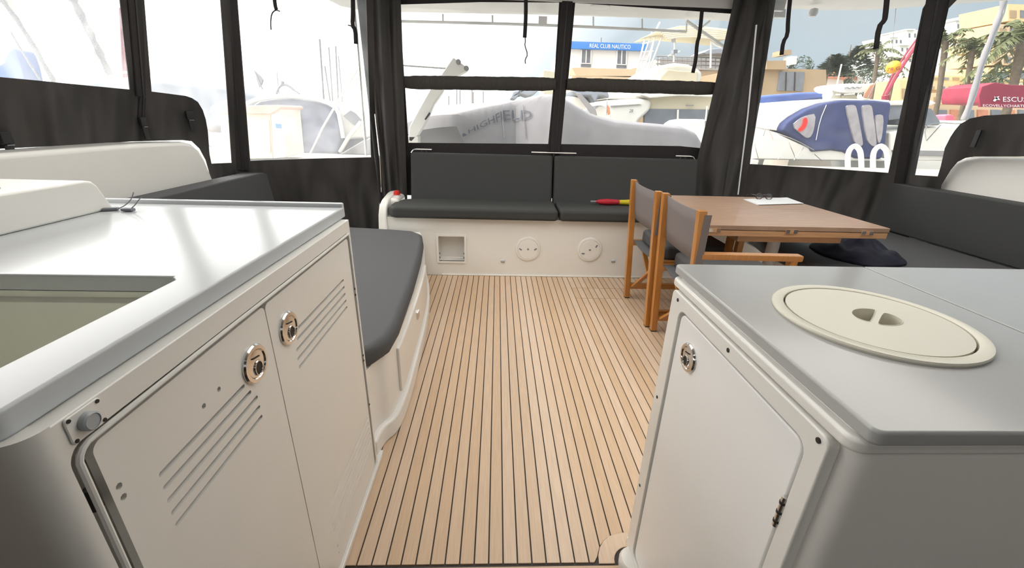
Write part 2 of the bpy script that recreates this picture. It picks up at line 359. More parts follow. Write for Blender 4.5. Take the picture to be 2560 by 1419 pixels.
# zip bands (posts) over the canvas joints
def band(parent, A, B, a, b, w, m=CANVASD, t=.012, name='zip_band', seam=True, bv=.004):
    """a, b in pixels or wall coords on the wall A-B, standing proud on the inside"""
    n = wallnormal(A, B)
    p, q = wpt(a, A, B)+n*t*.5, wpt(b, A, B)+n*t*.5
    sub_origin(MB().bar(p, q, w, t, up=n).build(name, m, None, bevel=(bv, 2)), parent)
    if seam:
        d = (q-p).normalized(); s = d.cross(n).normalized()
        sub_origin(MB().bar(p+n*t*.5, q+n*t*.5, .012, .006, up=n).build('zipper', BLACK, None), parent)
band(wl, LP[0], LP[1], (329, -40), (353, 240), .085)
band(wl, LP[0], LP[1], (353, 240), (350, 300), .045)
band(wl, LP[2], LP[3], (569, -30), (606, 425), .085)
band(wr, RP[0], RP[1], (2345, -10), (2247, 520), .12)
band(wb, BA, BB, (1418, 4), (1387, 385), .085, t=.02)
band(wb, BA, BB, (983, -5), (1010, 480), .045, t=.03)
band(wb, BA, BB, (1853, 20), (1768, 400), .06, t=.03)
kid_ = sub_origin(MB().box((-.9, 3.885, 2.098), (2.3, 3.93, 2.199)).build('header_beam', HARD, None, bevel=(.006, 2)), wb)
# rolled flap across the back windows
def flap(pa, pb, seed):
    a, b = wpt(pa, BA, BB), wpt(pb, BA, BB); rows = []; n = 60
    rnd = random.Random(seed)
    for i in range(n+1):
        t = i/n; c = a.lerp(b, t); r = .052*(1 + .06*noise.noise(Vector((t*9+seed, 0, 0))) + .05*noise.noise(Vector((t*40+seed, 3, 0))))
        r *= (.8 + .2*min(1, min(t, 1-t)*14)); row = []
        for k in range(17):
            u = 2*PI*k/16; w = 1 + .05*noise.noise(Vector((t*30+seed, math.cos(u)*1.3, math.sin(u)*1.3)))
            row.append((c.x, c.y - .018 - math.cos(u)*.030*w, c.z + math.sin(u)*r*w))
        rows.append(row)
    sub_origin(MB().grid(rows).build('rolled_flap', ROLL, None), wb)
flap((1006, 206), (1388, 211), 1); flap((1416, 211), (1794, 222), 5)
# gathered curtains at both back corners
def curtain(parent, top, bot, zt, zb, folds, amp, m=CANVAS):
    rows = []; nz_, nu = 24, 64
    for j in range(nz_+1):
        t = j/nz_; z = zt + (zb-zt)*t; row = []
        pts = [Vector(a).lerp(Vector(b), t) for a, b in zip(top, bot)]
        for i in range(nu+1):
            u = i/nu*(len(pts)-1); k = min(int(u), len(pts)-2); p = pts[k].lerp(pts[k+1], u-k); d = (pts[-1]-pts[0]).normalized()
            nn = Vector((d.y, -d.x))
            ph = u*2*PI*folds/(len(pts)-1) + 1.2*math.sin(t*2.3)
            a = amp*(.7+.5*noise.noise(Vector((u*3, t*2, 1))))*math.sin(ph)
            p = p + nn*a; row.append((p.x, p.y, z))
        rows.append(row)
    o = MB().grid(rows).build('curtain', m, None)
    md = o.modifiers.new('thick', 'SOLIDIFY'); md.thickness = .004
    return sub_origin(o, parent)
curtain(wl, [(-1.09, 3.82), (-.95, 3.78), (-.76, 3.84)], [(-1.03, 3.74), (-.95, 3.70), (-.80, 3.76)], 2.19, .50, 3.5, .028)
curtain(wr, [(1.85, 3.84), (2.0, 3.78), (2.18, 3.84)], [(1.74, 3.80), (2.02, 3.70), (2.26, 3.80)], 2.19, .55, 3, .035)
for par, a, b in ((wl, onwall(938, 285, (-1.2, 3.66), (-.9, 3.72)), onwall(953, 480, (-1.2, 3.66), (-.9, 3.72))), (wr, onwall(1891, 62, (2.0, 3.72), (2.3, 3.74)), onwall(1845, 486, (2.0, 3.72), (2.3, 3.74)))):
    sub_origin(MB().tube([a, a.lerp(b, .5)+Vector((.01, 0, 0)), b], .006, 6).build('zipper_edge', STEEL if par is wl else PAPER, None), par)
# saloon bulkhead behind the camera, unseen; gaps above its panels added for daylight
wf = empty('wall_front', (0, -.1, 0), kind='structure')
for nm, lo, hi, mm in (('bulkhead_panel', (-2.1, -.12, 0), (-.6, -.04, 2.199), SALOON), ('bulkhead_panel', (1.4, -.12, 0), (3.5, -.04, 2.199), SALOON),
                       ('saloon_panel', (-2.1, -2.6, 0), (3.5, -2.5, 1.55), SALOON), ('saloon_side', (-2.1, -2.5, 0), (-2.0, -.12, 1.45), SALOON), ('saloon_side', (3.4, -2.5, 0), (3.5, -.12, 1.45), SALOON),
                       ('saloon_deckhead', (-2.1, -2.6, 2.0), (3.5, -.4, 2.07), SALOON), ('saloon_sole', (-2.1, -2.5, -.05), (3.5, -.3, -.002), SALOON)):
    sub_origin(MB().box(lo, hi).build(nm, mm, None), wf)

# ---- coamings
def coaming(name, x0, x1, pts, side):
    l = [Vector((x0, y, z)) for y, z in pts]
    return MB().prism([l], (x1-x0, 0, 0)).build(name, GEL, bevel=(.025, 4), kind='structure')
coaming('trim_1', -1.90, -2.14, [(-.3, 0), (2.96, 0), (2.96, .55), (2.93, .80), (2.895, .93), (2.86, .995), (2.81, 1.035), (2.74, 1.052), (2.4, 1.062), (1.7, 1.069), (-.3, 1.075)], -1)
coaming('trim_2', 3.34, 3.58, [(-.3, 0), (3.20, 0), (3.20, .55), (3.15, .82), (3.10, .96), (3.06, 1.03), (3.00, 1.063), (2.92, 1.078), (2.67, 1.090), (1.5, 1.105), (-.3, 1.12)], 1)
# deck moulding behind the bench and under the enclosure (cockpit side decks)
MB().prism([[Vector(p) for p in ((-2.14, 2.9, -.05), (-2.1, 3.3, -.05), (-1.1, 4.0, -.05), (2.2, 4.05, -.05), (3.35, 3.5, -.05), (3.58, 2.9, -.05), (3.58, 3.6, -.05), (2.3, 4.35, -.05), (-1.2, 4.3, -.05), (-2.3, 3.4, -.05))]], (0, 0, .12)).build('trim_3', GEL, kind='structure')

# ================================================================ LEFT GALLEY UNIT
FX = -.44
def kid(parent, o): return sub_origin(o, parent)
gal = empty('galley_cabinet', (-.8, .8, 0), label='white galley cabinet with two louvred doors on the left of the aisle', cat='cabinet')
body = rrect(-1.62, .318, -.472, 1.225, .02, corners=(0, 1, 0, 0))
so = [(-1.02, .36), (-.533, .36), (-.529, .66), (-.541, .674), (-1.02, .674)]
bm_ = MB().prism([[Vector((x, y, 0)) for x, y in body]], (0, 0, .725))
bm_.prism([[Vector((x, y, .7251)) for x, y in body], [Vector((x, y, .7251)) for x, y in ((-1.045, .345), (-.515, .345), (-.515, .69), (-1.045, .69))]], (0, 0, .2289))
bm_.build('cabinet_body', GEL, None)
kid(gal, bpy.data.objects['cabinet_body'])
kid(gal, MB().prism([[Vector((x, y, 0)) for x, y in rrect(-.60, .312, -.4355, .343, .028, n=7, corners=(0, 1, 0, 0))]], (0, 0, .9555)).build('corner_column', GEL, None))
# face frame round the doors (proud lip) with the recessed door field behind
fr_o = [Vector((-.474, y, z)) for y, z in rrect(.338, .0, 1.232, .954, .002)]
fr_i = [Vector((-.474, y, z)) for y, z in rrect(.346, .028, 1.232-.012, .919, .022)]
kid(gal, MB().prism([fr_o, fr_i], (.038, 0, 0)).build('face_frame', GEL, None, bevel=(.006, 3)))
bead = [(-.436, .352, .03), (-.436, .352, .895), (-.436, .358, .909), (-.436, .372, .915), (-.436, 1.215, .915)]
kid(gal, MB().tube(smooth_path(bead, 1), .0035, 8).build('bead_moulding', GEL, None))
kid(gal, MB().box((-.46, .30, 0), (-.432, 1.30, .02)).build('plinth', GEL, None, bevel=(.004, 2)))
def slots(y0s, y1s, z0, z1, h):
    n = len(y0s); r = []
    for i in range(n):
        z = z0+(z1-z0)*i/(n-1); r.append([Vector((FX, y, zz)) for y, zz in rrect(y0s[i], z-h/2, y1s[i], z+h/2, h/2-.0003, n=3)])
    return r
def dots(lst, r=.0045): return [[Vector((FX, y+r*math.cos(a), z+r*math.sin(a))) for a in [2*PI*i/8 for i in range(8)]] for y, z in lst]
def latch(parent, x, y, z, sgn, R=.037):
    c = (x, y, z)
    L = MB().lathe([(R*.62, 0), (R, 0), (R*1.0, .003*sgn), (R*.93, .006*sgn), (R*.76, .0065*sgn), (R*.70, .003*sgn), (R*.62, .001*sgn)], c, ax='x', n=36).build('latch', STEEL, parent)
    L2 = MB().lathe([(R*.70, .002*sgn), (R*.68, .0045*sgn), (R*.3, .006*sgn), (0.0008, .0062*sgn)], c, ax='x', n=28).build('latch_button', STEEL, L)
    q = [Vector((x+.0064*sgn, y+R*.31*math.cos(a), z-R*.20+R*.42*math.sin(a)*(1 if math.sin(a) < 0 else .8))) for a in [2*PI*i/20 for i in range(20)]]
    MB().prism([q], (.0008*sgn, 0, 0)).build('finger_hole', DARK, L)  # solid dark plate, the hole's shade is in its colour
    MB().tube([v + Vector((.0006*sgn, 0, 0)) for v in q] + [q[0]+Vector((.0006*sgn, 0, 0))], R*.045, 6).build('pull_ring', STEEL, L)
    MB().bar((x+.0065*sgn, y-R*.3, z+R*.42), (x+.0065*sgn, y+R*.28, z+R*.30), .001, R*.06).build('pull_lip', DARK, L)
    return L
def door(name, y0, y1, holes, parent, thick=.011):
    o = [Vector((FX, y, z)) for y, z in rrect(y0, .034, y1, .903, .012)]
    d = MB().prism([o]+holes, (-thick, 0, 0)).build(name, GEL, None, bevel=None)
    d.location = d.location
    return kid(parent, d)
d1 = door('door', .372, .7365, slots([.432, .431, .430, .429, .429], [.633, .646, .660, .660, .660], .797, .709, .0075) + dots([(.573, .832), (.535, .829)], .0045) + dots([(.373+.010, .833), (.383, .816)], .0045), gal)
latch(d1, FX, .671, .817, 1); latch_y2 = .805
d2 = door('door', .7395, 1.212, slots([.846, .833, .822, .819, .819], [1.144]*5, .797, .711, .0075) + slots([.83, .832, .834, .836, .838, .840, .842], [1.195, 1.197, 1.198, 1.2, 1.2, 1.2, 1.2], .262, .122, .0055) + dots([(.845, .07), (.845, .10)], .004), gal)
latch(d2, FX, .805, .819, 1)
for y, z in ((1.207, .74), (1.207, .72), (1.21, .50), (1.21, .48), (1.212, .30)):
    kid(gal, MB().lathe([(.0035, .0), (.0035, .0015), (.001, .002)], (-.4365, y+.006, z), ax='x', n=10).build('screw', DARK, None))
kid(gal, MB().tube([(-.447, .360, .825), (-.447, .360, .855)], .006, 8).build('door_hinge', DARK, None))
# push button on its plate
pl = [Vector((-.436, y, z)) for y, z in rrect(.3535, .9205, .3945, .9525, .004)]
bp_ = kid(gal, MB().prism([pl], (.0025, 0, 0)).build('button_plate', GEL, None, bevel=(.0008, 1)))
MB().lathe([(.0105, 0), (.0105, .006), (.0085, .0075), (.0082, .0065), (.001, .0065)], (-.4335, .3735, .9365), ax='x', n=28).build('push_button', mat('pale_blue_grey_plastic', (.40, .42, .44), .3, noise_s=9, noise_a=.05), bp_)
for y, z in ((.3575, .924), (.3905, .924), (.3575, .949), (.3905, .949)):
    MB().lathe([(.0022, 0), (.0022, .001), (.0005, .0012)], (-.4335, y, z), ax='x', n=8).build('screw', DARK, bp_)
# worktop with sink cut-out and raised edges
wt = empty('galley_worktop', (-.8, .8, .955), label='glossy white worktop with a deep square sink, over the louvred galley cabinet', cat='worktop')
wo = [Vector((x, y, .955)) for x, y in rrect(-1.62, .305, -.455, 1.262, .028, corners=(0, 1, 0, 0))]
so = [(-1.02, .36), (-.533, .36), (-.529, .66), (-.541, .674), (-1.02, .674)]
kid(wt, MB().prism([wo, [Vector((x, y, .955)) for x, y in so]], (0, 0, .030)).build('worktop_slab', GELW, None, bevel=(.004, 3)))
kid(wt, MB().bar((-1.16, 1.258, .986), (-.457, 1.258, .986), .018, .022).build('raised_lip', GELW, None, bevel=(.004, 3)))
sk = MB()
def ring(i, z): return [(x+(-i if x > -.8 else i), y+(-i if y > .5 else i), z) for x, y in so]
rows = [ring(0, .956), ring(.0, .945), ring(.012, .940), ring(.016, .83), ring(.05, .775)]
rows = [r+[r[0]] for r in rows]; sk.grid(rows); sk.add(ring(.05, .775), [(0, 1, 2, 3, 4)])
kid(wt, sk.build('sink_basin', SINK, None))
kid(wt, MB().lathe([(.03, .0), (.03, .003), (.02, .001), (.001, .001)], (-.78, .52, .776), n=20).build('drain', STEEL, None))
# raised moulding with hob
rm = empty('raised_galley_moulding', (-1.3, .7, .985), label='raised cream white moulding at the back of the left worktop', cat='moulding')
prof = [(-.3, .985), (1.178, .985), (1.172, .998), (1.150, 1.052), (1.138, 1.064), (1.12, 1.068), (-.3, 1.068)]
kid(rm, MB().prism([[Vector((-1.048, y, z)) for y, z in prof]], (-.46, 0, 0)).build('moulding_body', GEL, None, bevel=(.007, 3)))
hb = [at(a, b, 'z', 1.068) for a, b in ((100, 461), (-20, 461), (-20, 482))]
x0 = hb[0].x
hob = empty('gas_hob', (-1.28, .8, 1.068), label='dark gas hob let into the raised moulding at the left edge', cat='hob')
kid(hob, MB().box((-1.42, .45, 1.066), (-1.115, .99, 1.0735)).build('hob_frame', GREYP, None, bevel=(.002, 2)))
kid(hob, MB().box((-1.40, .47, 1.0735), (-1.135, .965, 1.0750)).build('hob_glass', BLACK, None))
kid(hob, MB().lathe([(.05, 0), (.05, .008), (.03, .012), (.001, .012)], (-1.24, .86, 1.075), n=24).build('burner', BLACK, None))
# two little key fobs with wrist loops
def fob(name, p, q, loop, lab):
    e = empty(name, p, label=lab, cat='key fob', group='key fobs on the galley worktop')
    p, q = Vector(p), Vector(q)
    kid(e, MB().bar(p, q, .016, .008).build('fob_body', GREYP, None, bevel=(.003, 3)))
    kid(e, MB().tube(smooth_path(loop, 2), .0012, 6).build('wrist_loop', GREYP, None))
k0 = at(256, 523, 'z', .990); k1 = at(297, 521, 'z', .990); k2 = at(306, 523, 'z', .990); k3 = at(334, 524, 'z', .990)
fob('key_fob', k0, k1, [k1, at(310, 515, 'y', k1.y), at(328, 500, 'y', k1.y), at(334, 480, 'y', k1.y)], 'grey key fob nearer the raised moulding, with an upright loop')
fob('key_fob', k2, k3, [k2+Vector((.02, 0, 0)), at(338, 512, 'y', k2.y), at(346, 500, 'y', k2.y), at(353, 493, 'y', k2.y)], 'grey key fob to the right, with a slanting loop')

# ================================================================ RIGHT WET BAR
bar_ = empty('wet_bar_cabinet', (.9, .6, 0), label='white bar cabinet with a single bright door on the right of the aisle', cat='cabinet')
b2 = rrect(.438, .376, 2.3, .925, .022, corners=(1, 0, 0, 1))
kid(bar_, MB().prism([[Vector((x, y, 0)) for x, y in b2]], (0, 0, .909)).build('cabinet_body', GEL, None))
kid(bar_, MB().box((.430, .368, .0), (.47, .93, .014)).build('plinth', GEL, None, bevel=(.003, 2)))
b3 = rrect(.424, .372, .75, .928, .02, corners=(1, 0, 0, 1))
kid(bar_, MB().prism([[Vector((x, y, .886)) for x, y in b3]], (0, 0, .020)).build('upper_moulding', GEL, None, bevel=(.006, 4)))
fo = [Vector((.438, y, z)) for y, z in rrect(.398, .012, .902, .884, .014)]
fi = [Vector((.438, y, z)) for y, z in rrect(.429, .045, .852, .852, .022)]
kid(bar_, MB().prism([fo, fi], (-.018, 0, 0)).build('door_frame', GEL, None, bevel=(.003, 3)))
bd = kid(bar_, MB().prism([[Vector((.436, y, z)) for y, z in rrect(.436, .050, .846, .846, .018)]], (-.012, 0, 0)).build('door', DOORW, None, bevel=(.003, 3)))
latch(bd, .424, .775, .772, -1, R=.033)
hg = kid(bar_, MB().tube([(.421, .4325, .695), (.421, .4325, .752)], .0045, 10).build('hinge', STEEL, None))
for z in (.705, .723, .741): MB().tube([(.421, .4325, z-.002), (.421, .4325, z+.002)], .0052, 10).build('hinge_knuckle', DARK, hg)
for y, z in ((.414, .872), (.642, .870), (.868, .868), (.880, .589), (.884, .281)):
    kid(bar_, MB().lathe([(.0042, 0), (.0042, -.0012), (.001, -.0016)], (.420, y, z), ax='x', n=12).build('screw', DARK, None))
bt = empty('bar_worktop', (.9, .65, .91), label='pale grey bar worktop with a fine joint line, right foreground', cat='worktop')
lc = Vector((.668, .648))
hole = [Vector((lc.x+.143*math.cos(2*PI*i/48), lc.y+.143*math.sin(2*PI*i/48), .909)) for i in range(48)]
kid(bt, MB().prism([[Vector((x, y, .909)) for x, y in rrect(.433, .362, .9045, .945, .012, corners=(1, 0, 0, 1))], hole], (0, 0, .021)).build('worktop_slab', GELR, None, bevel=(.0045, 3)))
kid(bt, MB().box((.9070, .362, .909), (2.3, .945, .930)).build('hinged_flap', GELR, None, bevel=(.002, 2)))
lid = empty('bin_lid', (lc.x, lc.y, .93), label='round cream lid with two finger holes, set in the bar worktop', cat='lid')
c3 = (lc.x, lc.y, 0)
kid(lid, MB().grid([[(lc.x+r*math.cos(2*PI*k/64), lc.y+r*math.sin(2*PI*k/64), z) for k in range(65)] for r, z in ((.140, .915), (.141, .930), (.152, .930), (.1535, .9335), (.152, .9365), (.1365, .9375), (.1345, .9362), (.1342, .931), (.1335, .920))]).build('lid_rim', CREAM, None))
disc = [Vector((lc.x+.1312*math.cos(2*PI*i/64), lc.y+.1312*math.sin(2*PI*i/64), .926)) for i in range(64)]
ang = math.atan2(.05, -.016)     # the bar between the finger holes, as it lies in the photograph
hA = [at(a, b, 'z', .936) for a, b in ((2128, 783), (2131, 776), (2142, 772), (2160, 771), (2185, 773), (2190, 777), (2178, 801), (2172, 804), (2155, 800), (2138, 793))]
hB = [at(a, b, 'z', .936) for a, b in ((2194, 806), (2206, 784), (2214, 782), (2235, 788), (2252, 797), (2259, 804), (2255, 811), (2238, 814), (2215, 813), (2197, 811))]
hA = smooth_loop(hA, 1); hB = smooth_loop(hB, 1)
dl = MB().prism([disc]+[[Vector((p.x, p.y, .926)) for p in h] for h in (hA, hB)], (0, 0, .010)).build('lid_disc', CREAM, None); kid(lid, dl)
for h in (hA, hB):
    cc = sum(h, Vector())/len(h); rws = []
    for s, z in ((1.0, .926), (.93, .905), (.6, .900)): rws.append([Vector((cc.x+(p.x-cc.x)*s, cc.y+(p.y-cc.y)*s, z)) for p in h+[h[0]]])
    m_ = MB().grid(rws); m_.add(rws[-1][:-1], [tuple(range(len(h)))]); kid(lid, m_.build('finger_cup', CREAM, None))
    MB().tube([Vector((p.x, p.y, .9362)) for p in h+[h[0]]], .0007, 5).build('finger_hole_edge', CREAM, None).parent = None
    kid(lid, bpy.context.scene.objects[[o.name for o in COL.objects if o.name.startswith('finger_hole_edge')][-1]])

# ================================================================ LEFT LOUNGE
def off2(pts, d):
    """offset an open x-y polyline sideways by d (to its right)"""
    r = []
    for i, p in enumerate(pts):
        a = Vector(pts[max(i-1, 0)]); b = Vector(pts[min(i+1, len(pts)-1)]); t = (b-a).normalized(); r.append(Vector(p)+Vector((t.y, -t.x))*d)
    return r
edge = smooth_path([Vector(p) for p in ((-.446, 1.27), (-.44, 1.36), (-.400, 1.41), (-.388, 1.55), (-.393, 1.80), (-.415, 2.30), (-.450, 2.65), (-.50, 2.95), (-.585, 3.27))], 2)
ll = empty('lounge_base', (-1.1, 2.2, 0), label='white moulded base of the left lounge, curved along the aisle', cat='bench')
def fill(line, x, z0, h, name, m, par, bv=None):
    l = [Vector((p.x, p.y, z0)) for p in line] + [Vector((x, line[-1].y, z0)), Vector((x, line[0].y, z0))]
    return kid(par, MB().prism([l], (0, 0, h)).build(name, m, None, bevel=bv))
inn = off2(edge, -.022)
fill(inn, -1.89, .0, .375, 'bench_body', GEL, ll)
kid(ll, MB().prism([[Vector((p.x, p.y, 0)) for p in edge] + [Vector((p.x, p.y, 0)) for p in reversed(off2(edge, -.04))]], (0, 0, .085)).build('plinth', GEL, None, bevel=(.012, 3)))
def ribbon_panel(line, y0, y1, z0, z1, d, t, name, m, par, zin=0):
    ps = [p for p in line if y0 <= p.y <= y1]; a = off2(ps, d); b = off2(ps, d+t)
    return kid(par, MB().prism([[Vector((p.x, p.y, z0)) for p in a]+[Vector((p.x, p.y, z0)) for p in reversed(b)]], (0, 0, z1-z0)).build(name, m, None, bevel=(.005, 3)))
pn = ribbon_panel(inn, 1.50, 2.62, .12, .335, -.002, .014, 'front_panel', GEL, ll)
q = [p for p in inn if p.y > 2.0][0]
kid(ll, MB().box((q.x+.012, 1.98, .245), (q.x+.026, 2.03, .285)).build('panel_latch', STEEL, None, bevel=(.003, 2)))
def cushion(name, pts, z0, z1, r, m, seg=5, **kw):
    """rounded cushion from an x-y outline; the object's origin at its base"""
    c = sum((Vector(p) for p in pts), Vector((0, 0)))/len(pts)
    o = MB().prism([[Vector((p[0]-c.x, p[1]-c.y, 0)) for p in pts]], (0, 0, z1-z0)).build(name, m, bevel=(r, seg), **kw)
    o.location = (c.x, c.y, z0); return o
co = [(-1.78, 1.29), (-.52, 1.29), (-.445, 1.33), (-.402, 1.42), (-.396, 1.55), (-.42, 2.0), (-.455, 2.44), (-.49, 2.74), (-.525, 2.90), (-.60, 2.985), (-.75, 3.02), (-1.1, 3.07), (-1.78, 3.10)]
cushion('seat_cushion', co, .377, .462, .032, CUSHL, label='broad grey seat cushion of the left lounge beside the louvred cabinet', cat='cushion')
def back_cushion(name, x, y0, y1, z0, z1, t, m, side, **kw):
    l = smooth_loop([Vector((y, z)) for y, z in ((y0, z0), ((y0+y1)/2, z0), (y1, z0), (y1+.035, z0+.02), (y1-.005, z1-.17), (y1-.04, z1-.05), (y1-.10, z1-.005), (y1-.22, z1), ((y0+y1)/2, z1), (y0+.1, z1), (y0, z1-.06))], 2)
    o = MB().prism([[Vector((0, p.x-(y0+y1)/2, p.y-z0)) for p in l]], (t*side, 0, 0)).build(name, m, bevel=(.042, 5), **kw)
    o.location = (x, (y0+y1)/2, z0); return o
back_cushion('back_cushion', -1.74, 1.35, 3.385, .466, .815, .13, CUSHL, -1, label='long grey back cushion along the left coaming', cat='cushion')

# ================================================================ TRANSOM BENCH
tb = empty('transom_bench', (.6, 3.6, 0), label='white moulded bench base across the stern with a box pocket and round hatches', cat='bench')
TY = 3.3
pk = (-.470, .122, -.258, .337)     # pocket opening x0,z0,x1,z1
fo = [Vector((x, TY, z)) for x, z in ((-.93, 0), (3.2, 0), (3.2, .484), (-.93, .484))]
kid(tb, MB().prism([fo, [Vector((x, TY, z)) for x, z in ((pk[0], pk[1]), (pk[2], pk[1]), (pk[2], pk[3]), (pk[0], pk[3]))]], (0, .02, 0)).build('bench_front', GEL, None, smooth=False))
kid(tb, MB().box((-.93, TY+.02, .46), (3.2, 3.9, .484)).build('bench_seat_board', GEL, None))
kid(tb, MB().box((-.45, TY-.012, 0), (3.2, TY+.004, .012)).build('floor_fillet', GEL, None, bevel=(.004, 2)))
se = [(3.20, 0), (3.9, 0), (3.9, .62), (3.6, .62), (3.42, .60), (3.33, .57), (3.28, .50), (3.255, .40), (3.25, 0)]
kid(tb, MB().prism([[Vector((-.93, y, z)) for y, z in se[1:]]], (.065, 0, 0)).build('end_moulding', GEL, None, bevel=(.015, 3)))
kid(tb, MB().box((-.92, 3.45, .48), (-.80, 3.72, .60)).build('corner_moulding', GEL, None, bevel=(.03, 3)))
pkt = MB()
x0, z0, x1, z1 = pk
pkt.grid([[(x0, y, z0), (x1, y, z0), (x1, y, z1), (x0, y, z1), (x0, y, z0)] for y in (TY, TY+.09)]); pkt.add([(x0, TY+.09, z0), (x1, TY+.09, z0), (x1, TY+.09, z1), (x0, TY+.09, z1)], [(0, 1, 2, 3)])
po = kid(tb, pkt.build('pocket_box', GEL, None, smooth=False))
rim = lambda a, b: [Vector((x, TY, z)) for x, z in rrect(x0-a, z0-a, x1+a, z1+a, b)]
MB().prism([rim(.016, .012), rim(-.002, .006)], (0, -.007, 0)).build('pocket_frame', GEL, po, bevel=(.002, 2))
MB().bar((x0+.01, TY+.012, z0+.03), (x1-.01, TY+.012, z0+.03), .006, .006).build('retaining_bar', GEL, po)
for x in (x0+.008, x1-.008):
    for z in (z0+.03, z0+.065): MB().box((x-.004, TY+.004, z-.006), (x+.004, TY+.012, z+.006)).build('bar_clip', GREYP, po)
def hatch(x, z, r, ang, lab):
    e = empty('inspection_hatch', (x, TY, z), label=lab, cat='hatch', group='round inspection hatches on the stern bench')
    MB().lathe([(.001, -.012), (r*.80, -.012), (r*.83, -.008), (r*.86, -.012), (r*.97, -.009), (r, -.004), (r, 0), (r*.5, 0)], (0, 0, 0), ax='y', n=48).build('hatch_plate', GEL, e)
    for s, a in ((-1, ang), (1, ang)):
        dx, dz = s*r*.60*math.cos(a), s*r*.60*math.sin(a)
        MB().bar((dx-.012*math.cos(a+s*.6), -.0125, dz-.012*math.sin(a+s*.6)), (dx+.012*math.cos(a+s*.6), -.0125, dz+.012*math.sin(a+s*.6)), .012, .003, up=(0, 1, 0)).build('key_slot', GREYP, e)
    MB().lathe([(.008, -.014), (.008, -.011), (.001, -.011)], ax='y', n=14).build('centre_hole', GREYP, e)
hatch(.262, .240, .103, 0.02, 'round white inspection hatch on the stern bench, left one with level slots')
hatch(.773, .243, .103, .55, 'round white inspection hatch on the stern bench, right one with tilted slots')
for px, lab in ((1257, 'small white courtesy light beside the left round hatch'), (1533, 'small white courtesy light below and right of the right hatch')):
    p = at(px, 651, 'y', TY)
    e = empty('courtesy_light', p, label=lab, cat='light', group='courtesy lights on the stern bench')
    MB().lathe([(.001, -.014), (.014, -.012), (.019, -.006), (.02, 0)], ax='y', n=20, sy=.62).build('light_shell', GELW, e)
    MB().box((-.014, -.010, -.012), (.014, -.001, -.007)).build('light_slot', DARK, e)  # dark bar, shade of the slot painted in
p0, p1 = at(1622, 640, 'y', TY), at(1660, 672, 'y', TY)
pf = empty('small_access_panel', ((p0.x+p1.x)/2, TY, (p0.z+p1.z)/2), label='small white framed access panel behind the director chairs', cat='panel')
hw, hh = .07, .09
MB().prism([[Vector((x, 0, z)) for x, z in rrect(-hw, -hh, hw, hh, .01)], [Vector((x, 0, z)) for x, z in rrect(-hw+.012, -hh+.012, hw-.012, hh-.012, .006)]], (0, -.008, 0)).build('panel_frame', GELW, pf, bevel=(.002, 2))
MB().box((-hw+.012, -.003, -hh+.012), (hw-.012, 0, hh-.012)).build('panel_door', GEL, pf)
# cushions
cushion('seat_cushion', [(-.80, 3.245), (.485, 3.235), (.492, 3.655), (-.70, 3.655), (-.80, 3.58), (-.845, 3.45), (-.85, 3.30)], .486, .575, .026, CUSH, label='charcoal seat cushion on the left half of the stern bench', cat='cushion')
cushion('seat_cushion', [(.500, 3.235), (1.83, 3.245), (1.83, 3.655), (.507, 3.655)], .486, .575, .026, CUSH, label='charcoal seat cushion on the right half of the stern bench', cat='cushion')
def lean_cushion(x0, x1, lab):
    prof = [(3.645, .490), (3.76, .490), (3.875, .925), (3.765, .945)]
    c = Vector(((x0+x1)/2, 3.7, .49))
    l = [Vector((x0-c.x, y-c.y, z-c.z)) for y, z in prof]
    o = MB().prism([l], (x1-x0, 0, 0)).build('back_cushion', CUSH, bevel=(.024, 4), label=lab, cat='cushion'); o.location = c
lean_cushion(-.745, .483, 'charcoal back cushion on the left of the stern bench')
lean_cushion(.495, 1.775, 'charcoal back cushion on the right of the stern bench')
def rail(a, b, lab, drop=None, hook=0):
    A, B = at(a[0], a[1], 'y', 3.80), at(b[0], b[1], 'y', 3.80); A.z = B.z = .962
    e = empty('grab_rail', A, label=lab, cat='rail', group='steel rails over the stern back cushions')
    pts = [A, B]
    if hook == -1: pts = [A+Vector((-.04, 0, -.03)), A+Vector((-.02, 0, -.004)), A+Vector((.01, 0, 0)), B]
    if hook == 1: pts = [A, B+Vector((-.01, 0, 0)), B+Vector((.02, 0, -.004)), B+Vector((.04, 0, -.03))]
    kid(e, MB().tube(pts, .007, 10).build('rail_tube', STEEL, None))
    for t in ((.5,) if not hook else (.35, .65)):
        p = A.lerp(B, t); kid(e, MB().tube([p, p+Vector((0, .015, -.05))], .006, 8).build('rail_post', STEEL, None))
rail((1040, 383), (1080, 384), 'short bent steel rail at the left end of the stern back cushions', hook=-1)
rail((1328, 390), (1440, 391), 'steel rail over the gap between the two stern back cushions')
rail((1688, 395), (1727, 395), 'short bent steel rail at the right end of the stern back cushions', hook=1)
# red lifejacket light by the left curtain
rl = empty('red_strobe_light', (-.86, 3.62, .605), label='small red strobe light on the bench corner beside the left curtain', cat='light')
kid(rl, MB().lathe([(.026, 0), (.028, .02), (.022, .038), (.001, .044)], (-.845, 3.60, .60), n=16).build('red_lens', REDP, None))
kid(rl, MB().lathe([(.033, 0), (.033, .008), (.02, .01)], (-.845, 3.60, .598), n=16).build('lamp_base', GELW, None))
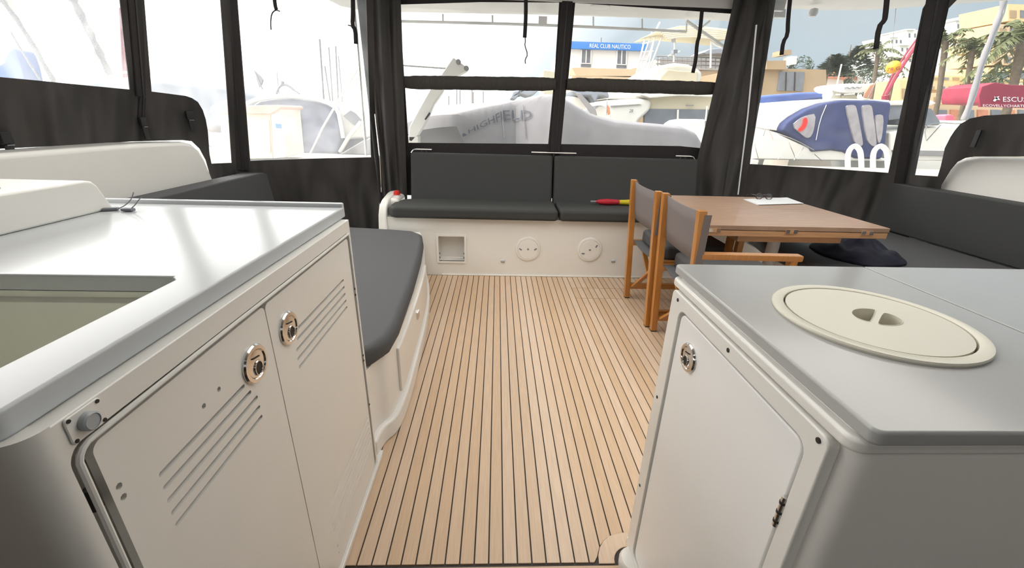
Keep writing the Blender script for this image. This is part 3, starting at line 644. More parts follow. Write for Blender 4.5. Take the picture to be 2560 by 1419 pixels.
# rolled red and yellow flag
fl = empty('rolled_flag', (.95, 3.5, .6), label='rolled red and yellow flag lying on the stern bench cushion', cat='flag')
A, B = at(1490, 501, 'y', 3.50), at(1600, 501, 'y', 3.50); z = .602
def fpt(t): return Vector((A.x+(B.x-A.x)*t, 3.50, z))
kid(fl, MB().tube([fpt(t) for t in (.0, .04, .1, .25, .42, .52, .54)], [.010, .014, .021, .026, .022, .021, .010], 14).build('red_roll', RED, None))
kid(fl, MB().tube([fpt(t) for t in (.515, .54, .62, .75, .95, 1.0)], [.012, .019, .020, .023, .017, .008], 14).build('yellow_roll', YEL, None))
kid(fl, MB().tube([fpt(-.12), fpt(.02)], .009, 8).build('flag_stick', GREYP, None))

# ================================================================ TABLE
tab = empty('folding_table', (1.68, 2.72, 0), label='teak folding table with brass hinges and a steel leg', cat='table')
for y0, y1, nm in ((2.238, 2.7335, 'table_leaf'), (2.7365, 3.197, 'table_leaf')):
    kid(tab, MB().box((1.128, y0, .694), (2.222, y1, .720)).build(nm, TABLE, None, bevel=(.003, 2)))
for y0, y1 in ((2.240, 2.7335), (2.7365, 3.195)):
    kid(tab, MB().box((1.130, y0, .658), (2.220, y1, .6915)).build('folded_leaf', TABLES, None, bevel=(.003, 2)))
kid(tab, MB().box((1.385, 2.285, .615), (2.0, 3.10, .6575)).build('under_frame', TABLES, None, bevel=(.004, 2)))
for x in (1.215, 1.655, 2.095):
    h = kid(tab, MB().box((x-.034, 2.2355, .679), (x+.034, 2.2385, .704)).build('hinge', TABLES, None))
    for dx in (-.022, .022): MB().box((x+dx-.011, 2.2340, .682), (x+dx+.011, 2.2356, .702)).build('hinge_plate', STEEL, h)
kid(tab, MB().lathe([(.11, 0), (.11, .01), (.036, .03), (.036, .60), (.07, .612), (.07, .6175)], (1.755, 2.50, 0), n=28).build('pedestal', GELW, None))
for x in (1.32, 2.08): kid(tab, MB().bar((x, 2.5, .655), (x, 3.0, .655), .03, .018).build('slide_rail', STEEL, None))
# paper and glasses
ps = MB(); pp = [at(a, b, 'z', .721) for a, b in ((1858, 498), (1962, 494), (2003, 509), (1893, 512))]
for i in range(4):
    o = Vector((.004*i, -.003*i, .0012*i)); ps.prism([[p+o for p in pp]], (0, 0, .0008))
cen = sum(pp, Vector())/4
po = ps.build('paper_sheets', PAPER, smooth=False, label='stack of white papers on the teak table', cat='paper')
gl = empty('eyeglasses', (1.93, 3.0, .727), label='brown framed spectacles lying on the papers on the teak table', cat='glasses')
gc = at(1908, 497, 'z', .727); g1, g2 = gc+Vector((-.036, .0, .019)), gc+Vector((.036, -.006, .019))
for c in (g1, g2):
    l = [c+Vector((.026*math.cos(a), .004*math.sin(a), .020*math.sin(a))) for a in [2*PI*i/20 for i in range(21)]]
    r_ = kid(gl, MB().tube(l, .0032, 6, cap=False).build('lens_rim', BROWNG, None))
    kid(gl, MB().prism([l[:-1]], (0, .0008, 0)).build('lens', V_B, None))
kid(gl, MB().tube([g1+Vector((.026, 0, .004)), (g1+g2)/2+Vector((0, 0, .009)), g2+Vector((-.026, 0, .004))], .0022, 6).build('bridge', BROWNG, None))
for c, s in ((g1, -1), (g2, 1)):
    kid(gl, MB().tube([c+Vector((s*.026, 0, .008)), c+Vector((s*.030, .05, .006)), c+Vector((s*.022, .11, -.002)), c+Vector((s*.014, .135, -.017))], .0022, 6).build('temple_arm', BROWNG, None))

# ================================================================ DIRECTOR CHAIRS
def make_chair():
    e = empty('director_chair', (0, 0, 0))
    W2 = .235
    for s in (-1, 1):
        y = s*W2
        l = MB()
        path = [(-.015+.008, 0), (-.045+.008, .455), (-.075+.008, .872)]
        pr = [Vector((x-.019, y-.019, z)) for x, z in path] + [Vector((x+.019, y-.019, z)) for x, z in reversed(path)]
        pr[0].z = pr[-1].z = .006
        MB().prism([pr], (0, .038, 0)).build('back_post', CHAIR, e, bevel=(.004, 2))
        MB().box((-.024, y-.017, 0), (.010, y+.017, .010)).build('foot_pad', BLACK, e)
        MB().prism([[Vector((x, y-.019, z)) for x, z in ((.40, .006), (.436, .006), (.436, .645), (.400, .645))]], (0, .038, 0)).build('front_leg', CHAIR, e, bevel=(.004, 2))
        MB().box((.402, y-.017, 0), (.434, y+.017, .008)).build('foot_pad', BLACK, e)
        MB().bar((-.035, y, .655), (.455, y, .655), .046, .030).build('arm_rest', CHAIR, e, bevel=(.006, 2))
        MB().bar((-.01, y, .095), (.43, y, .095), .030, .040).build('bottom_rail', CHAIR, e, bevel=(.003, 2))
        MB().bar((-.035, y-s*.002, .432), (.45, y-s*.002, .432), .036, .038).build('seat_rail', CHAIR, e, bevel=(.003, 2))
    for x in (.035, .40):
        for s in (-1, 1):
            MB().bar((x+.012*s, -s*(W2-.03), .10), (x+.012*s, s*(W2-.03), .425), .016, .032, up=(1, 0, 0)).build('cross_leg', CHAIR, e, bevel=(.003, 2))
    bk = MB(); rows = []
    for i in range(13):
        t = i/12; y = -W2-.006+(2*W2+.012)*t; sag = -.012*math.sin(PI*t)
        rows.append([(-.052+sag+.024-.03*(z-.62)/.25, y, z - .005*math.sin(PI*t)*(1 if z > .8 else .3)) for z in (.615, .68, .74, .80, .862)])
    o = bk.grid(rows).build('back_sling', SLING, e); md = o.modifiers.new('t', 'SOLIDIFY'); md.thickness = .005
    for s in (-1, 1):
        MB().box((-.060, s*(W2+.0195)-.002, .615), (-.026, s*(W2+.0195)+.002, .855)).build('sling_sleeve', SLING, e, bevel=(.001, 1))
    rows = [[(x, -W2+.02+(2*W2-.04)*j/10, .452-.018*math.sin(PI*j/10)) for j in range(11)] for x in (-.02, .15, .3, .45)]
    o = MB().grid(rows).build('seat_sling', CUSHL, e); md = o.modifiers.new('t', 'SOLIDIFY'); md.thickness = .004
    c = MB().prism([[Vector((x, y, .448)) for x, y in rrect(.035, -W2+.012, .47, W2-.012, .03)]], (0, 0, .088)).build('seat_pad', CUSHL, e, bevel=(.024, 4))
    MB().tube([Vector((x, y, .528)) for x, y in rrect(.052, -W2+.03, .452, W2-.03, .03)+[(.082, -W2+.03)]], .0035, 6, cap=False).build('piping', CUSH, c)
    return e
ch = make_chair(); ch.location = (1.0, 2.645, 0)
tag(ch, 'far director chair nearest the stern, taupe back and grey seat pad', 'chair', 'director chairs at the table')
ch2 = copy_tree(ch); ch2.location = (1.015, 2.115, 0); ch2.rotation_euler = (0, 0, -.02)
tag(ch2, 'near director chair beside the bar cabinet, taupe back and long armrest', 'chair', 'director chairs at the table')

# ================================================================ RIGHT LOUNGE
rl_ = empty('lounge_base', (2.6, 2.2, 0), label='white moulded base of the right lounge behind the table', cat='bench')
kid(rl_, MB().box((1.96, 1.05, 0), (3.33, 3.28, .375)).build('bench_body', GEL, None, bevel=(.02, 3)))
cushion('seat_cushion', [(1.93, 1.0), (3.21, 1.0), (3.21, 3.27), (2.2, 3.27), (1.98, 3.15), (1.90, 2.8), (1.90, 1.3)], .377, .462, .03, CUSHL, label='broad grey seat cushion of the right lounge under the table edge', cat='cushion')
back_cushion('back_cushion', 3.19, 1.2, 3.50, 0.466, .835, .13, CUSH, 1, label='long charcoal back cushion along the right coaming', cat='cushion')
# navy jacket crumpled on the seat
jk = MB(); rows = []
for i in range(25):
    r = []
    for j in range(33):
        u, a = i/24, 2*PI*j/32; rad = math.sin(u*PI/2)
        x, y = .26*rad*math.cos(a), .24*rad*math.sin(a)
        n = noise.noise(Vector((x*9, y*9, 2))); n2 = noise.noise(Vector((x*25, y*25, 5)))
        h = max(0, (1-rad**2.2))*.10*(1+.9*n)+.02*n2*(1-rad**3)+.012
        k = 1+.22*noise.noise(Vector((math.cos(a)*1.6, math.sin(a)*1.6, 8)))
        r.append((x*k, y*k, max(.002, h if i < 24 else .001)))
    rows.append(r)
jo = jk.grid(rows).build('jacket', NAVY, sub=1, label='crumpled navy jacket on the right lounge seat behind the table', cat='jacket'); jo.location = (2.36, 2.55, .463)

# ================================================================ STRAPS AND BUCKLES
def strap(pts, A, B, w, lab, m=CANVASD, fray=None):
    n = wallnormal(A, B)
    P = [wpt(p, A, B)+n*(.03+.004*(i % 2)) for i, p in enumerate(pts)]; P = smooth_path(P, 1)
    e = empty('hanging_strap', P[0], label=lab, cat='strap', group='ties hanging from the canopy')
    mb = MB(); rows = []
    for i, p in enumerate(P):
        d = (P[min(i+1, len(P)-1)]-P[max(i-1, 0)]).normalized(); s = d.cross(n).normalized()*w/2; rows.append([p-s, p+s])
    o = mb.grid(rows).build('webbing', m, None); md = o.modifiers.new('t', 'SOLIDIFY'); md.thickness = .004; kid(e, o)
    if fray:
        Q = smooth_path([wpt(p, A, B)+n*.03 for p in fray], 1); kid(e, MB().tube(Q, .004, 5).build('loose_cord', m, None))
strap([(682, -20), (684, 12), (688, 24)], LP[2], LP[3], .022, 'short knotted black tie in the left aft side window', fray=[(697, 28), (686, 24), (676, 34), (674, 56), (675, 74)])
strap([(878, -20), (878, 30), (877, 64), (884, 74), (886, 109)], LP[2], LP[3], .030, 'black webbing tie next to the left curtain', fray=[(866, 62), (878, 66), (884, 74)])
strap([(1314, -10), (1314, 40), (1312, 82), (1311, 96)], BA, BB, .030, 'frayed black tie hanging in the left stern window', fray=[(1312, 92), (1313, 106), (1311, 114), (1319, 138), (1312, 150), (1313, 160)])
strap([(1751, 24), (1744, 90), (1738, 110), (1735, 150), (1728, 183)], BA, BB, .030, 'long black tie hanging in the right stern window')
strap([(1976, -20), (1969, 50), (1968, 88), (1957, 104), (1953, 137)], RP[0], RP[1], .028, 'bent black tie beside the right curtain')
strap([(2216, -20), (2210, 40), (2208, 52), (2194, 66), (2187, 122)], RP[0], RP[1], .032, 'bent black tie in front of the palm trees')
def buckle(px, py, A, B, lab, h=.10):
    n = wallnormal(A, B)
    p = onwall(px, py, A, B)+n*.03
    e = empty('strap_buckle', p, label=lab, cat='buckle', group='black clips on the left canvas')
    t = (L3(B)[0]-L3(A)[0]).normalized()
    kid(e, MB().bar(p+Vector((0, 0, h/2)), p, .045, .02, up=n).build('buckle_body', BLACK, None, bevel=(.005, 2)))
    kid(e, MB().bar(p, p-Vector((0, 0, h*.7)), .032, .010, up=n).build('webbing_tail', BLACK, None, bevel=(.002, 1)))
    kid(e, MB().bar(p+n*.011-t*.014, p+n*.011+t*.014, .004, .003, up=n).build('buckle_pin', GREYP, None))
buckle(346, 312, LP[0], LP[1], 'black clip at the foot of the post between the left side windows')
buckle(468, 296, LP[1], LP[2], 'black clip with a loose tail at the aft corner of the left canvas')
buckle(0, 356, LP[0], LP[1], 'black clip at the very left edge of the canvas')
# buckle on the right canvas lip, mirror of the left one
p = onwall(2452, 345, RP[1], RP[2])+Vector((-.03, 0, 0)); e = empty('strap_buckle', p, label='black clip in the fold of the right canvas above the coaming', cat='buckle')
kid(e, MB().bar(p+Vector((0, 0, .05)), p-Vector((0, 0, .06)), .03, .012, up=(1, 0, 0)).build('buckle_body', BLACK, None, bevel=(.003, 2)))

# ================================================================ THE MARINA OUTSIDE
def slab(name, px, Y, d, m, parent=None, bv=None, ax='y', **kw):
    """outline standing at distance Y, with real thickness d going away from the boat"""
    l = [at(a, b, 'y', Y) for a, b in px]
    o = MB().prism([l], (0, d, 0)).build(name, m, None, bevel=bv, smooth=bool(bv), **kw)
    return kid(parent, o) if parent else o
def ptube(name, px, Y, r, m, parent=None, n=8, it=0, **kw):
    p = [at(a[0], a[1], 'y', a[2] if len(a) > 2 else Y) for a in px]
    if it: p = smooth_path(p, it)
    o = MB().tube(p, r, n).build(name, m, None, **kw)
    return kid(parent, o) if parent else o
def base(name, px, py, Y, lab, cat, group=None): return empty(name, at(px, py, 'y', Y), label=lab, cat=cat, group=group)
def text_mesh(txt, size=1, shear=0):
    cu = bpy.data.curves.new('lettering', 'FONT'); cu.body = txt; cu.size = size; cu.shear = shear; cu.resolution_u = 2
    ob = bpy.data.objects.new('lettering', cu); COL.objects.link(ob); dg = bpy.context.evaluated_depsgraph_get(); dg.update()
    me = bpy.data.meshes.new_from_object(ob.evaluated_get(dg)); bpy.data.objects.remove(ob); bpy.data.curves.remove(cu)
    vs = [v.co.copy() for v in me.vertices]; fs = [tuple(p.vertices) for p in me.polygons]; bpy.data.meshes.remove(me)
    x0, x1 = min(v.x for v in vs), max(v.x for v in vs); y0, y1 = min(v.y for v in vs), max(v.y for v in vs)
    return [((v.x-x0)/(x1-x0), (v.y-y0)/(y1-y0)) for v in vs], fs
def lettering(txt, quad, Y, m, parent, off=.02, shear=0):
    """flat print on an upright face: quad = ll, lr, ur, ul"""
    uv, fs = text_mesh(txt, shear=shear); q = [at(a, b, 'y', Y)-Vector((0, off, 0)) for a, b in quad]
    vs = [(q[0]*(1-u)+q[1]*u)*(1-v)+(q[3]*(1-u)+q[2]*u)*v for u, v in uv]
    mb = MB(); mb.add(vs, fs); return kid(parent, mb.build('lettering', m, None, smooth=False))

MB().box((-160, 4.4, -1.5), (260, 400, -.8)).build('water', WATER, kind='structure')
MB().box((-60, 7.6, -1.2), (90, 11.6, .2)).build('quay', CONC, kind='structure', bevel=(.04, 2))
MB().box((-14, 30, -1.2), (320, 330, .3)).build('quay_land', CONC, kind='structure')
MB().box((11.5, 16.8, -1.2), (120, 30, .3)).build('quay_spur', CONC, kind='structure')
hl = []
for i in range(41):
    x = 40+i*7; hl.append([(x, y, .3+(26+8*noise.noise(Vector((x*.02, y*.03, 0))))*max(0, min(1, (y-72)/60))*min(1, max(0, (x/y-.93)/.12))) for y in range(70, 300, 10)])
MB().grid(hl).build('hillside', HILL, kind='structure')

# --- our own stern gear: handrail, davit, post, ladder hoops
hr = base('handrail', 1200, 60, 4.30, 'pale steel handrail with short stubs under the stern hardtop edge', 'rail')
ptube('rail_tube', [(985, 53), (1210, 58), (1400, 64), (1560, 71), (1716, 79)], 4.78, .013, GREYP and HARD, hr, it=1)
for a in ((1107, 35, 56), (1231, 38, 59), (1483, 42, 67), (1605, 47, 73), (1716, 52, 80)):
    ptube('rail_post', [(a[0], a[1]), (a[0], a[2])], 4.78, .009, HARD, hr)
slab('rail_bracket', [(1347, 40), (1368, 41), (1367, 63), (1346, 62)], 4.76, .02, HARD, hr)
for px, py, Z, lab in ((1500, 16, 4.05, 'round white speaker flush in the stern hardtop'), (2033, 33, 4.1, 'round white speaker hanging under the hardtop on the right')):
    p = at(px, py, 'y', Z) if px > 2000 else at(px, py, 'z', 2.199)
    if px > 2000: o = MB().lathe([(.001, -.03), (.025, -.025), (.035, 0), (.03, .03), (.001, .04)], p, n=20).build('round_speaker', HARD, label=lab, cat='speaker')
    else: o = MB().lathe([(.09, .0), (.09, -.006), (.08, -.010), (.001, -.012)], p, n=28).build('round_speaker', HARD, label=lab, cat='speaker')
o = slab('hardtop_lamp', [(1935, 20), (1966, 22), (1964, 44), (1936, 43)], 4.1, .05, HARD, bv=(.008, 2), label='small square white lamp under the hardtop by the right curtain', cat='lamp')
st = base('hardtop_strut', 1770, 90, 4.3, 'white diagonal strut under the right end of the stern hardtop', 'strut')
ptube('strut_tube', [(1716, 52), (1815, 120)], 4.7, .015, BOATW, st); ptube('strut_brace', [(1752, 70), (1775, 52)], 4.7, .010, BOATW, st)
ptube('side_post', [(883, -5), (897, 150), (916, 388)], 4.0, .013, STEEL, label='stainless post outside the left aft side window', cat='post')
ptube('mooring_line', [(1000, 163), (1115, 171)], 5.2, .008, ROPE, label='thin line running to the davit arm', cat='rope')
dv = base('davit_arm', 1060, 300, 4.9, 'white folding davit arm reaching over the stern from the lower left', 'davit')
slab('arm', [(1020, 352), (1023, 318), (1050, 268), (1080, 215), (1104, 186), (1122, 178), (1150, 186), (1118, 205), (1100, 240), (1084, 262), (1062, 310), (1045, 338), (1030, 356)], 4.9, .12, GREYP and BOATW, dv, bv=(.012, 2))
slab('arm_head', [(1102, 188), (1133, 143), (1150, 156), (1168, 168), (1166, 176), (1145, 188), (1120, 192)], 4.87, .18, BOATW, dv, bv=(.012, 2))
for a in ((1146, 155), (1166, 171)): kid(dv, MB().lathe([(.001, -.02), (.025, -.02), (.025, .02), (.001, .02)], at(a[0], a[1], 'y', 4.86), ax='y', n=16).build('sheave', ROPE, None))
slab('arm_handle', [(1061, 298), (1073, 280), (1076, 284), (1064, 300)], 4.88, .03, BLACK, dv)
lh = base('boarding_ladder', 2170, 420, 5.4, 'white tubular boarding ladder handles outside the right window', 'ladder')
for a, b in ((2119, 2153), (2182, 2219)):
    m_ = (a+b)/2
    ptube('ladder_hoop', [(a+4, 484), (a+1, 432), (a, 392), (a+4, 375), (m_-3, 365), (m_+5, 365), (b-3, 375), (b, 392), (b+1, 435), (b+4, 487)], 5.4, .030, BOATW, lh, it=2, n=12)

MB().box((-1.6, 4.42, .28), (5.3, 6.5, .40)).build('trim_4', GEL, kind='structure', bevel=(.03, 3))
slab('davit_foot', [(1000, 340), (1046, 340), (1046, 470), (1000, 470)], 4.9, .14, BOATW, dv, bv=(.01, 2))
# --- dinghy under its grey cover across the stern
dg_ = base('covered_dinghy', 1380, 360, 5.5, 'dinghy under a grey cloth cover with lettering, slung across the stern', 'boat')
ridge = [(1000, 300), (1024, 283), (1060, 270), (1100, 264), (1150, 260), (1200, 257), (1250, 256), (1290, 251), (1325, 243), (1350, 237), (1372, 235), (1395, 240), (1415, 249), (1440, 264), (1469, 281), (1500, 291), (1534, 299), (1590, 305), (1640, 309), (1700, 315), (1735, 331), (1752, 358), (1758, 372)]
ridge = [((a[0]*(1-f)+b[0]*f), (a[1]*(1-f)+b[1]*f)) for a, b in zip(ridge, ridge[1:]) for f in (0, .33, .66)]+[ridge[-1]]
rows = []; R3 = [at(a, b, 'y', 5.75) for a, b in ridge]
for i, p in enumerate(R3):
    t = i/(len(R3)-1); wd = .62*math.sin(PI*(.12+.82*t))**.5; row = []
    for j in range(41):
        u = -1+j/20; s = abs(u)
        px_ = ridge[i][0]; sc = .75
        if u < 0: sc = .93 if px_ < 1150 else .93-.88*(px_-1150)/140 if px_ < 1290 else .05+.15*(px_-1290)/85 if px_ < 1375 else .24
        drop = .13*s if s < sc else .13*sc+(s-sc)*(1.1 if s < .75 else 1.1+3*(s-.75))
        z = p.z - drop - .012*noise.noise(Vector((p.x*4, u*3, 3)))*s
        if p.z-.62 > z: z = p.z-.62
        row.append((p.x, 5.75+u*wd*(1 if s < .8 else 1-.02*(s-.8)), z))
    rows.append(row)
cv = MB().grid(rows).build('boat_cover', COVER, None); kid(dg_, cv)
hul = MB(); hr_ = []
for i, p in enumerate(R3):
    t = i/(len(R3)-1); w2 = .58*math.sin(PI*(.12+.82*t))**.5
    hr_.append([(p.x, 5.75+w2*math.cos(a), min(p.z-.2, .68)+.26*math.sin(a)) for a in [PI+PI*k/10 for k in range(11)]])
kid(dg_, hul.grid(hr_).build('dinghy_hull', BOATW, None))
bvh = BVHTree.FromPolygons([Vector(p) for r in rows for p in r], [(i*41+j, i*41+j+1, (i+1)*41+j+1, (i+1)*41+j) for i in range(len(rows)-1) for j in range(40)])
def on_cover(px, py):
    d = ray(px, py).normalized(); h, n, _, _ = bvh.ray_cast(EYE, d); return (h - d*.02) if h else at(px, py, 'y', 5.2)
uv, fs = text_mesh('HIGHFIELD'); lo = [(1172, 334), (1220, 312), (1262, 300), (1328, 297)]; hi = [(1170, 324), (1216, 298), (1258, 275), (1330, 275)]
def path_at(pl, u):
    k = min(int(u*(len(pl)-1)), len(pl)-2); f = u*(len(pl)-1)-k; return (pl[k][0]*(1-f)+pl[k+1][0]*f, pl[k][1]*(1-f)+pl[k+1][1]*f)
vs = []
for u, v in uv:
    a, b = path_at(lo, u), path_at(hi, u); vs.append(on_cover(a[0]*(1-v)+b[0]*v, a[1]*(1-v)+b[1]*v))
kid(dg_, MB().add(vs, fs).build('lettering', INK, None, smooth=False))
star = [(1149, 338), (1156, 335), (1160, 332), (1162, 336), (1168, 337), (1161, 339), (1157, 342), (1156, 338)]
kid(dg_, MB().add([on_cover(a, b) for a, b in star], [tuple(range(8))]).build('emblem', INK, None, smooth=False))
for x in (1257, 1310): kid(dg_, MB().tube([on_cover(x-3, 262), on_cover(x, 300), on_cover(x+4, 345)], .005, 5).build('cover_strap', COVER, None))

# --- left: sailing boat, covered boat, dock box, cabin boat, masts
ms = base('sailboat_mast', 30, 150, 9, 'pale mast with a blue sail cover at the far left', 'mast')
ptube('mast_tube', [(-6, -60), (10, 0), (22, 70), (32, 132)], 9, .10, BOATW, ms, n=12)
slab('sail_cover', [(-60, 165), (0, 160), (8, 155), (12, 140), (20, 128), (30, 121), (40, 126), (46, 140), (55, 165), (62, 195), (64, 230), (-60, 230)], 8.9, .35, mat('mid_blue_cloth', (.10, .20, .50), .7, noise_s=4, noise_a=.3), ms, bv=(.05, 3))  # sail cover cloth in mottled mid blue
for pts, w, lab in (([(5, 0), (60, 75), (135, 205)], .040, 'thick grey rope stay nearest the blue sail cover'), ([(26, 80), (65, 145), (100, 200)], .014, 'thin dark stay beside the blue sail cover'),
                    ([(180, -5), (212, 60), (245, 125), (276, 192)], .060, 'thick grey rope stay left of the first canvas post')):
    P = [];
    q = smooth_path([at(a, b, 'y', 8.5) for a, b in pts], 2)
    rs = [w*(1+.25*math.sin(i*2.1)) for i in range(len(q))]
    MB().tube(q, rs, 8).build('rope_stay', ROPE, label=lab, cat='rope')
lm = base('lattice_mast', 310, 180, 20, 'thin rusty lattice mast beside the first canvas post', 'mast')
for dx in (-3, 4): ptube('mast_leg', [(304+dx, 20), (312+dx, 188), (321+dx, 375)], 20, .05, CRANE, lm)
for y in range(30, 185, 12): ptube('lattice_bar', [(302+y*.04, y), (310+y*.04, y+8)], 20, .035, CRANE, lm, n=5)
cb = base('covered_motorboat', 400, 230, 15.6, 'large motorboat under a blue grey cover beyond the left coaming', 'boat')
outl = [(165, 300), (168, 215), (180, 203), (230, 196), (325, 191), (400, 196), (440, 202), (480, 204), (530, 208), (565, 213), (600, 222), (640, 236), (690, 262), (700, 330), (560, 345), (500, 320)]
slab('boat_cover', outl, 15.6, 2.6, COVER2, cb, bv=(.18, 4))
slab('hull_side', [(500, 318), (700, 326), (690, 370), (515, 368)], 15.5, 2.6, BOATW, cb, bv=(.1, 3))
for pts in ([(372, 190), (378, 165), (392, 168), (404, 190)], [(400, 172), (432, 174)], [(415, 175), (418, 190)], [(434, 176), (440, 195)], [(292, 183), (320, 180)], [(302, 182), (304, 191)]):
    ptube('deck_fitting', pts, 16.0, .035, BOATW, cb, n=6)
ptube('guard_hoop', [(528, 282), (533, 265), (560, 255), (590, 250)], 11.9, .04, BOATW, cb, it=2)
fd = at(540, 315, 'y', 11.85); kid(cb, MB().lathe([(.001, -.32), (.10, -.29), (.15, -.15), (.16, .1), (.12, .27), (.001, .32)], fd, ax='x', n=18).build('fender', COVER, None))
bx = base('dock_box', 640, 380, 9.6, 'white dock locker with a faded terracotta lid on the left quay', 'locker')
slab('locker_body', [(549, 282), (676, 284), (682, 396), (556, 398)], 9.6, 1.0, BOATC, bx, bv=(.02, 2))
slab('locker_side', [(676, 284), (699, 263), (713, 393), (682, 396)], 9.62, .98, BOATW, bx, bv=(.02, 2))
slab('locker_lid', [(546, 283), (563, 265), (697, 262), (703, 268), (676, 285)], 9.52, 1.1, LIDT, bx, bv=(.02, 2))
slab('notice', [(688, 309), (702, 310), (703, 321), (690, 320)], 9.58, .02, SIGNB, bx)
slab('panel_edge', [(667, 300), (672, 300), (676, 381), (671, 381)], 9.57, .03, BOATC, bx)
kb = base('cabin_cruiser', 780, 380, 12.4, 'blue grey cabin boat with a white arched roof edge behind the dock locker', 'boat')
cab = [(628, 262), (650, 250), (690, 244), (730, 243), (790, 250), (825, 262), (842, 276), (850, 310), (856, 350), (848, 385), (640, 385)]
slab('cabin', cab, 12.4, 2.6, CABW, kb, bv=(.10, 3))
l = [at(a, b, 'y', 12.35) for a, b in [(612, 262), (640, 248), (690, 241), (735, 240), (790, 247), (828, 260), (845, 276), (852, 310), (858, 345)]]
kid(kb, MB().tube(smooth_path(l, 1), .055, 8).build('roof_edge', BOATW, None))
slab('side_door', [(709, 276), (745, 278), (751, 284), (757, 360), (750, 366), (714, 367)], 12.36, .05, PANEL_, kb, bv=(.02, 2))
slab('foredeck', [(845, 262), (885, 270), (895, 300), (925, 325), (925, 345), (856, 350), (850, 305)], 12.6, 2.0, BOATW, kb, bv=(.08, 3))
slab('windscreen', [(858, 290), (876, 276), (890, 284), (905, 300), (886, 314)], 12.5, .06, PANE, kb)
slab('hatch_dome', [(707, 236), (713, 226), (735, 228), (748, 238)], 13.2, .6, BOATW, kb, bv=(.05, 2))
ptube('roof_hoop', [(690, 237), (695, 222), (702, 213), (712, 211), (722, 214), (735, 225), (748, 236)], 13.3, .035, ROPE, kb, it=1)
ptube('roof_light', [(706, 212), (706, 203)], 13.3, .05, ROPE, kb)
ptube('bow_line', [(776, 384), (806, 320), (840, 262), (870, 210), (894, 172)], 12.0, .028, BOATW, label='white line rising diagonally in front of the cabin boat', cat='rope')
ptube('fender_line', [(850, 380), (872, 342), (902, 305)], 11.8, .05, BOATW, label='thick white hose curving up right of the cabin boat', cat='rope')
slab('covered_bow', [(848, 386), (905, 352), (925, 345), (925, 388)], 11.9, 1.2, TERRA and COVER, bv=(.05, 2), label='pinkish grey covered bow at the foot of the stainless post', cat='boat')
fg = base('limp_flag', 645, 215, 18, 'limp dark flag on a thin staff above the cabin boat', 'flag')
ptube('flag_staff', [(636, 176), (665, 242)], 18, .025, ROPE, fg, n=5)
slab('flag_cloth', [(637, 178), (650, 190), (657, 200), (653, 212), (648, 218), (642, 200)], 18, .08, COVER, fg)
for x0, y0, x1, y1, w in ((799, 98, 810, 243, .10), (822, 118, 832, 243, .07), (839, 115, 846, 243, .08), (846, 140, 856, 240, .05), (812, 165, 826, 243, .07), (692, 180, 697, 215, .05)):
    ptube('distant_mast', [(x0, y0), (x1+(x1-x0)*.5, y1+(y1-y0)*.5+20)], 40, w*.8, COVER, label='thin distant mast seen through the left aft window', cat='mast', group='distant masts left')
for x, y0 in ((1142, 220), (1150, 225), (1180, 215), (1183, 230), (1208, 228), (1122, 240)):
    ptube('distant_mast', [(x, y0), (x, 306)], 60, .07, COVER, label='faint distant mast over the dinghy cover', cat='mast', group='distant masts behind the dinghy')

# --- behind the stern: club building, yachts
cl = base('club_building', 1520, 190, 40, 'white club building with a blue sign band and two tall windows', 'building')
Yc = 40
slab('wall', [(1412, 120), (1622, 124), (1614, 200), (1410, 200)], Yc, 10, WALLW, cl)
slab('sign_band', [(1412, 102), (1431, 103), (1623, 110), (1617, 127), (1428, 121), (1411, 120)], Yc-.4, .5, SIGNB, cl)
lettering('REAL CLUB NAUTICO', [(1474, 119), (1576, 122.5), (1576.5, 112.5), (1474.5, 109)], Yc-.42, LETW, cl)
for x in (1453, 1542):
    w = slab('window', [(x+2, 125+(x-1453)*.03), (x+26, 126+(x-1453)*.03), (x+24, 168+(x-1453)*.03), (x-1, 167+(x-1453)*.03)], Yc-.06, .1, PANE, cl)
    for a in (0, .5, 1):
        xx = x+a*24; slab('mullion', [(xx, 125), (xx+2.5, 125), (xx+1, 160), (xx-1.5, 160)], Yc-.12, .06, WALLW, w)
    slab('transom_bar', [(x, 157+(x-1453)*.03), (x+25, 158+(x-1453)*.03), (x+25, 160+(x-1453)*.03), (x, 159+(x-1453)*.03)], Yc-.12, .06, WALLW, w)
ptube('roof_vent', [(1502, 106), (1502, 94)], Yc, .08, ROPE, cl, n=6)
slab('terrace_roof', [(1430, 170), (1438, 169), (1575, 173), (1600, 167), (1600, 176), (1590, 190), (1440, 190)], 36, 3.5, WALLB, cl)
slab('shaded_arcade', [(1425, 188), (1600, 188), (1600, 210), (1425, 210)], 37.5, 1, PANE, cl)  # solid grey slab, the arcade's shade put into its colour
tr = base('terrace_building', 1740, 170, 46, 'low beige terrace building with a dark railing behind the flybridge yacht', 'building')
slab('wall', [(1600, 172), (1835, 180), (1835, 260), (1600, 260)], 46, 8, WALLB, tr)
slab('parapet', [(1600, 165), (1835, 171), (1835, 176), (1600, 170)], 45.8, .5, WALLW, tr)
slab('upper_wall', [(1650, 145), (1840, 148), (1840, 172), (1650, 168)], 50, 5, COVER, tr)
for y in (141, 150, 160): ptube('rail', [(1640, y-1), (1840, y+6)], 45.5, .06, ROPE, tr, n=5)
for x in range(1645, 1840, 12): ptube('baluster', [(x, 139+(x-1640)*.03), (x-1, 167+(x-1640)*.03)], 45.5, .05, ROPE, tr, n=5)
for x in (1752, 1768): slab('window', [(x, 193), (x+12, 193), (x+12, 212), (x, 212)], 45.9, .1, PANE, tr)
